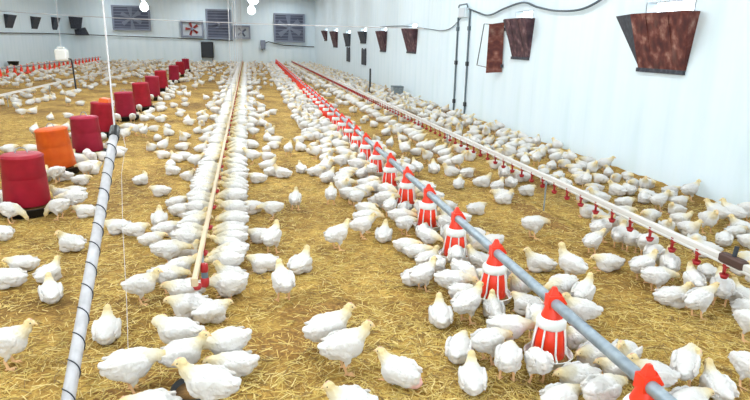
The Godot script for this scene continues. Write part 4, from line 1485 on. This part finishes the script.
# birds that can be told apart by look or neighbours
var special := {
	"pair/stand/0": "white chicken standing in profile, just behind its twin on bare straw", "pair/stand/1": "white chicken standing in profile on bare straw, wing folded, twin behind it",
	"post/sit/0": "white chicken sitting alone beside the wire-wound pipe, facing the end wall", "open_m/stand/0": "white chicken standing alone near the cream drinker, looking aside"}

const ORDINAL := ["first", "second", "third", "fourth", "fifth", "sixth", "seventh", "eighth", "ninth", "tenth", "eleventh", "twelfth", "thirteenth", "fourteenth", "fifteenth"]
const HOPPER_Z := [-6.08, -7.85, -9.0, -11.0, -13.1, -14.9, -17.5, -20.5, -24.5, -28.5, -33.0]

func facing(deg: float) -> String:
	var q := int(round(fposmod(deg, 360.0) / 90.0)) % 4
	return ["facing the window wall", "facing the end wall", "facing away from the window wall", "with its back to the end wall"][q]

func place_of(b: Array) -> String:
	var side := "hopper side" if b[2] < -0.34 else "feeder side"
	match b[0]:
		"orange", "pan_a":
			var n := clampi(int(round((-1.88 - b[3]) / 0.79)), 0, 14)
			return "at the %s orange pan of the row" % ORDINAL[n]
		"hopper", "bucket1", "bucket2":
			var best := 0
			for i in HOPPER_Z.size():
				if absf(HOPPER_Z[i] - b[3]) < absf(HOPPER_Z[best] - b[3]):
					best = i
			return "at the %s tube feeder of the row" % ORDINAL[best]
		"cream":
			return "on the %s of the cream drinker" % side
	return where[b[0]][0]

func make_flock() -> void:
	lump.seed = 8
	lump.frequency = 0.055
	lump.fractal_octaves = 2
	lay_out_flock()
	var shown := []
	var far := []
	for b in birds:
		var p := Vector3(b[2], 0.10, b[3])
		var q := pixel(p)
		if q.x < -90.0 or q.x > 840.0 or q.y > 470.0 or q.y < -100.0:
			continue
		var d := p.distance_to(EYE)
		if q.x > -14.0 and q.x < 764.0 and q.y < 415.0:
			shown.append([d, b])
		elif d > 6.0:
			far.append(b)
	shown.sort_custom(func(a, c): return a[0] < c[0])
	while shown.size() > 300:
		far.append(shown.pop_back()[1])
	print("birds: ", birds.size(), " single ", shown.size(), " far ", far.size())
	var mesh := {}
	for k in poses:
		mesh[k] = shape_bird(poses[k], 0.0058)
	var seen := {}
	var r := RandomNumberGenerator.new()
	r.seed = 31
	for e in shown:
		var b: Array = e[1]
		var o := MeshInstance3D.new()
		o.name = numbered("chicken")
		o.mesh = mesh[b[1]]
		o.material_override = mats.bird
		var s := r.randf_range(0.82, 0.97)
		if b[0] == "pair" or b[0] == "pan" or b[0] == "post":
			s += 0.1
		o.transform = Transform3D(Basis(Vector3.UP, deg_to_rad(b[4])) * Basis.from_scale(Vector3.ONE * s), Vector3(b[2], 0.0, b[3]))
		add_child(o)
		var key := "%s/%s" % [b[0], b[1]]
		var n: int = seen.get(key, 0)
		seen[key] = n + 1
		var full := "%s/%d" % [key, n]
		var label: String = special.get(full, "white chicken %s %s, %s" % [doing[b[1]], place_of(b), facing(b[4])])
		if label.replace("-", " ").split(" ").size() > 16:
			label = "white chicken %s %s" % [doing[b[1]], place_of(b)]
		tag(o, label, "chicken", where[b[0]][1])
	# the rest of the flock, deeper in the house
	var low := {}
	var tiny := {}
	for k in ["reach", "sit", "rest", "stand", "peck", "turn", "drink"]:
		low[k] = shape_bird(poses[k], 0.0125)
		tiny[k] = shape_bird(poses[k], 0.020)
	var st := SurfaceTool.new()
	st.begin(Mesh.PRIMITIVE_TRIANGLES)
	for b in far:
		var s := r.randf_range(0.82, 0.97)
		var k: String = b[1] if low.has(b[1]) else "rest"
		st.append_from(low[k] if b[3] > -15.0 else tiny[k], 0, Transform3D(Basis(Vector3.UP, deg_to_rad(b[4])) * Basis.from_scale(Vector3.ONE * s), Vector3(b[2], 0.0, b[3])))
	var m := put(st.commit(), "distant_flock", mats.bird_far, self)
	tag(m, "distant flock of white chickens covering the litter deep in the house", "chickens")
	m.set_meta("kind", "stuff")
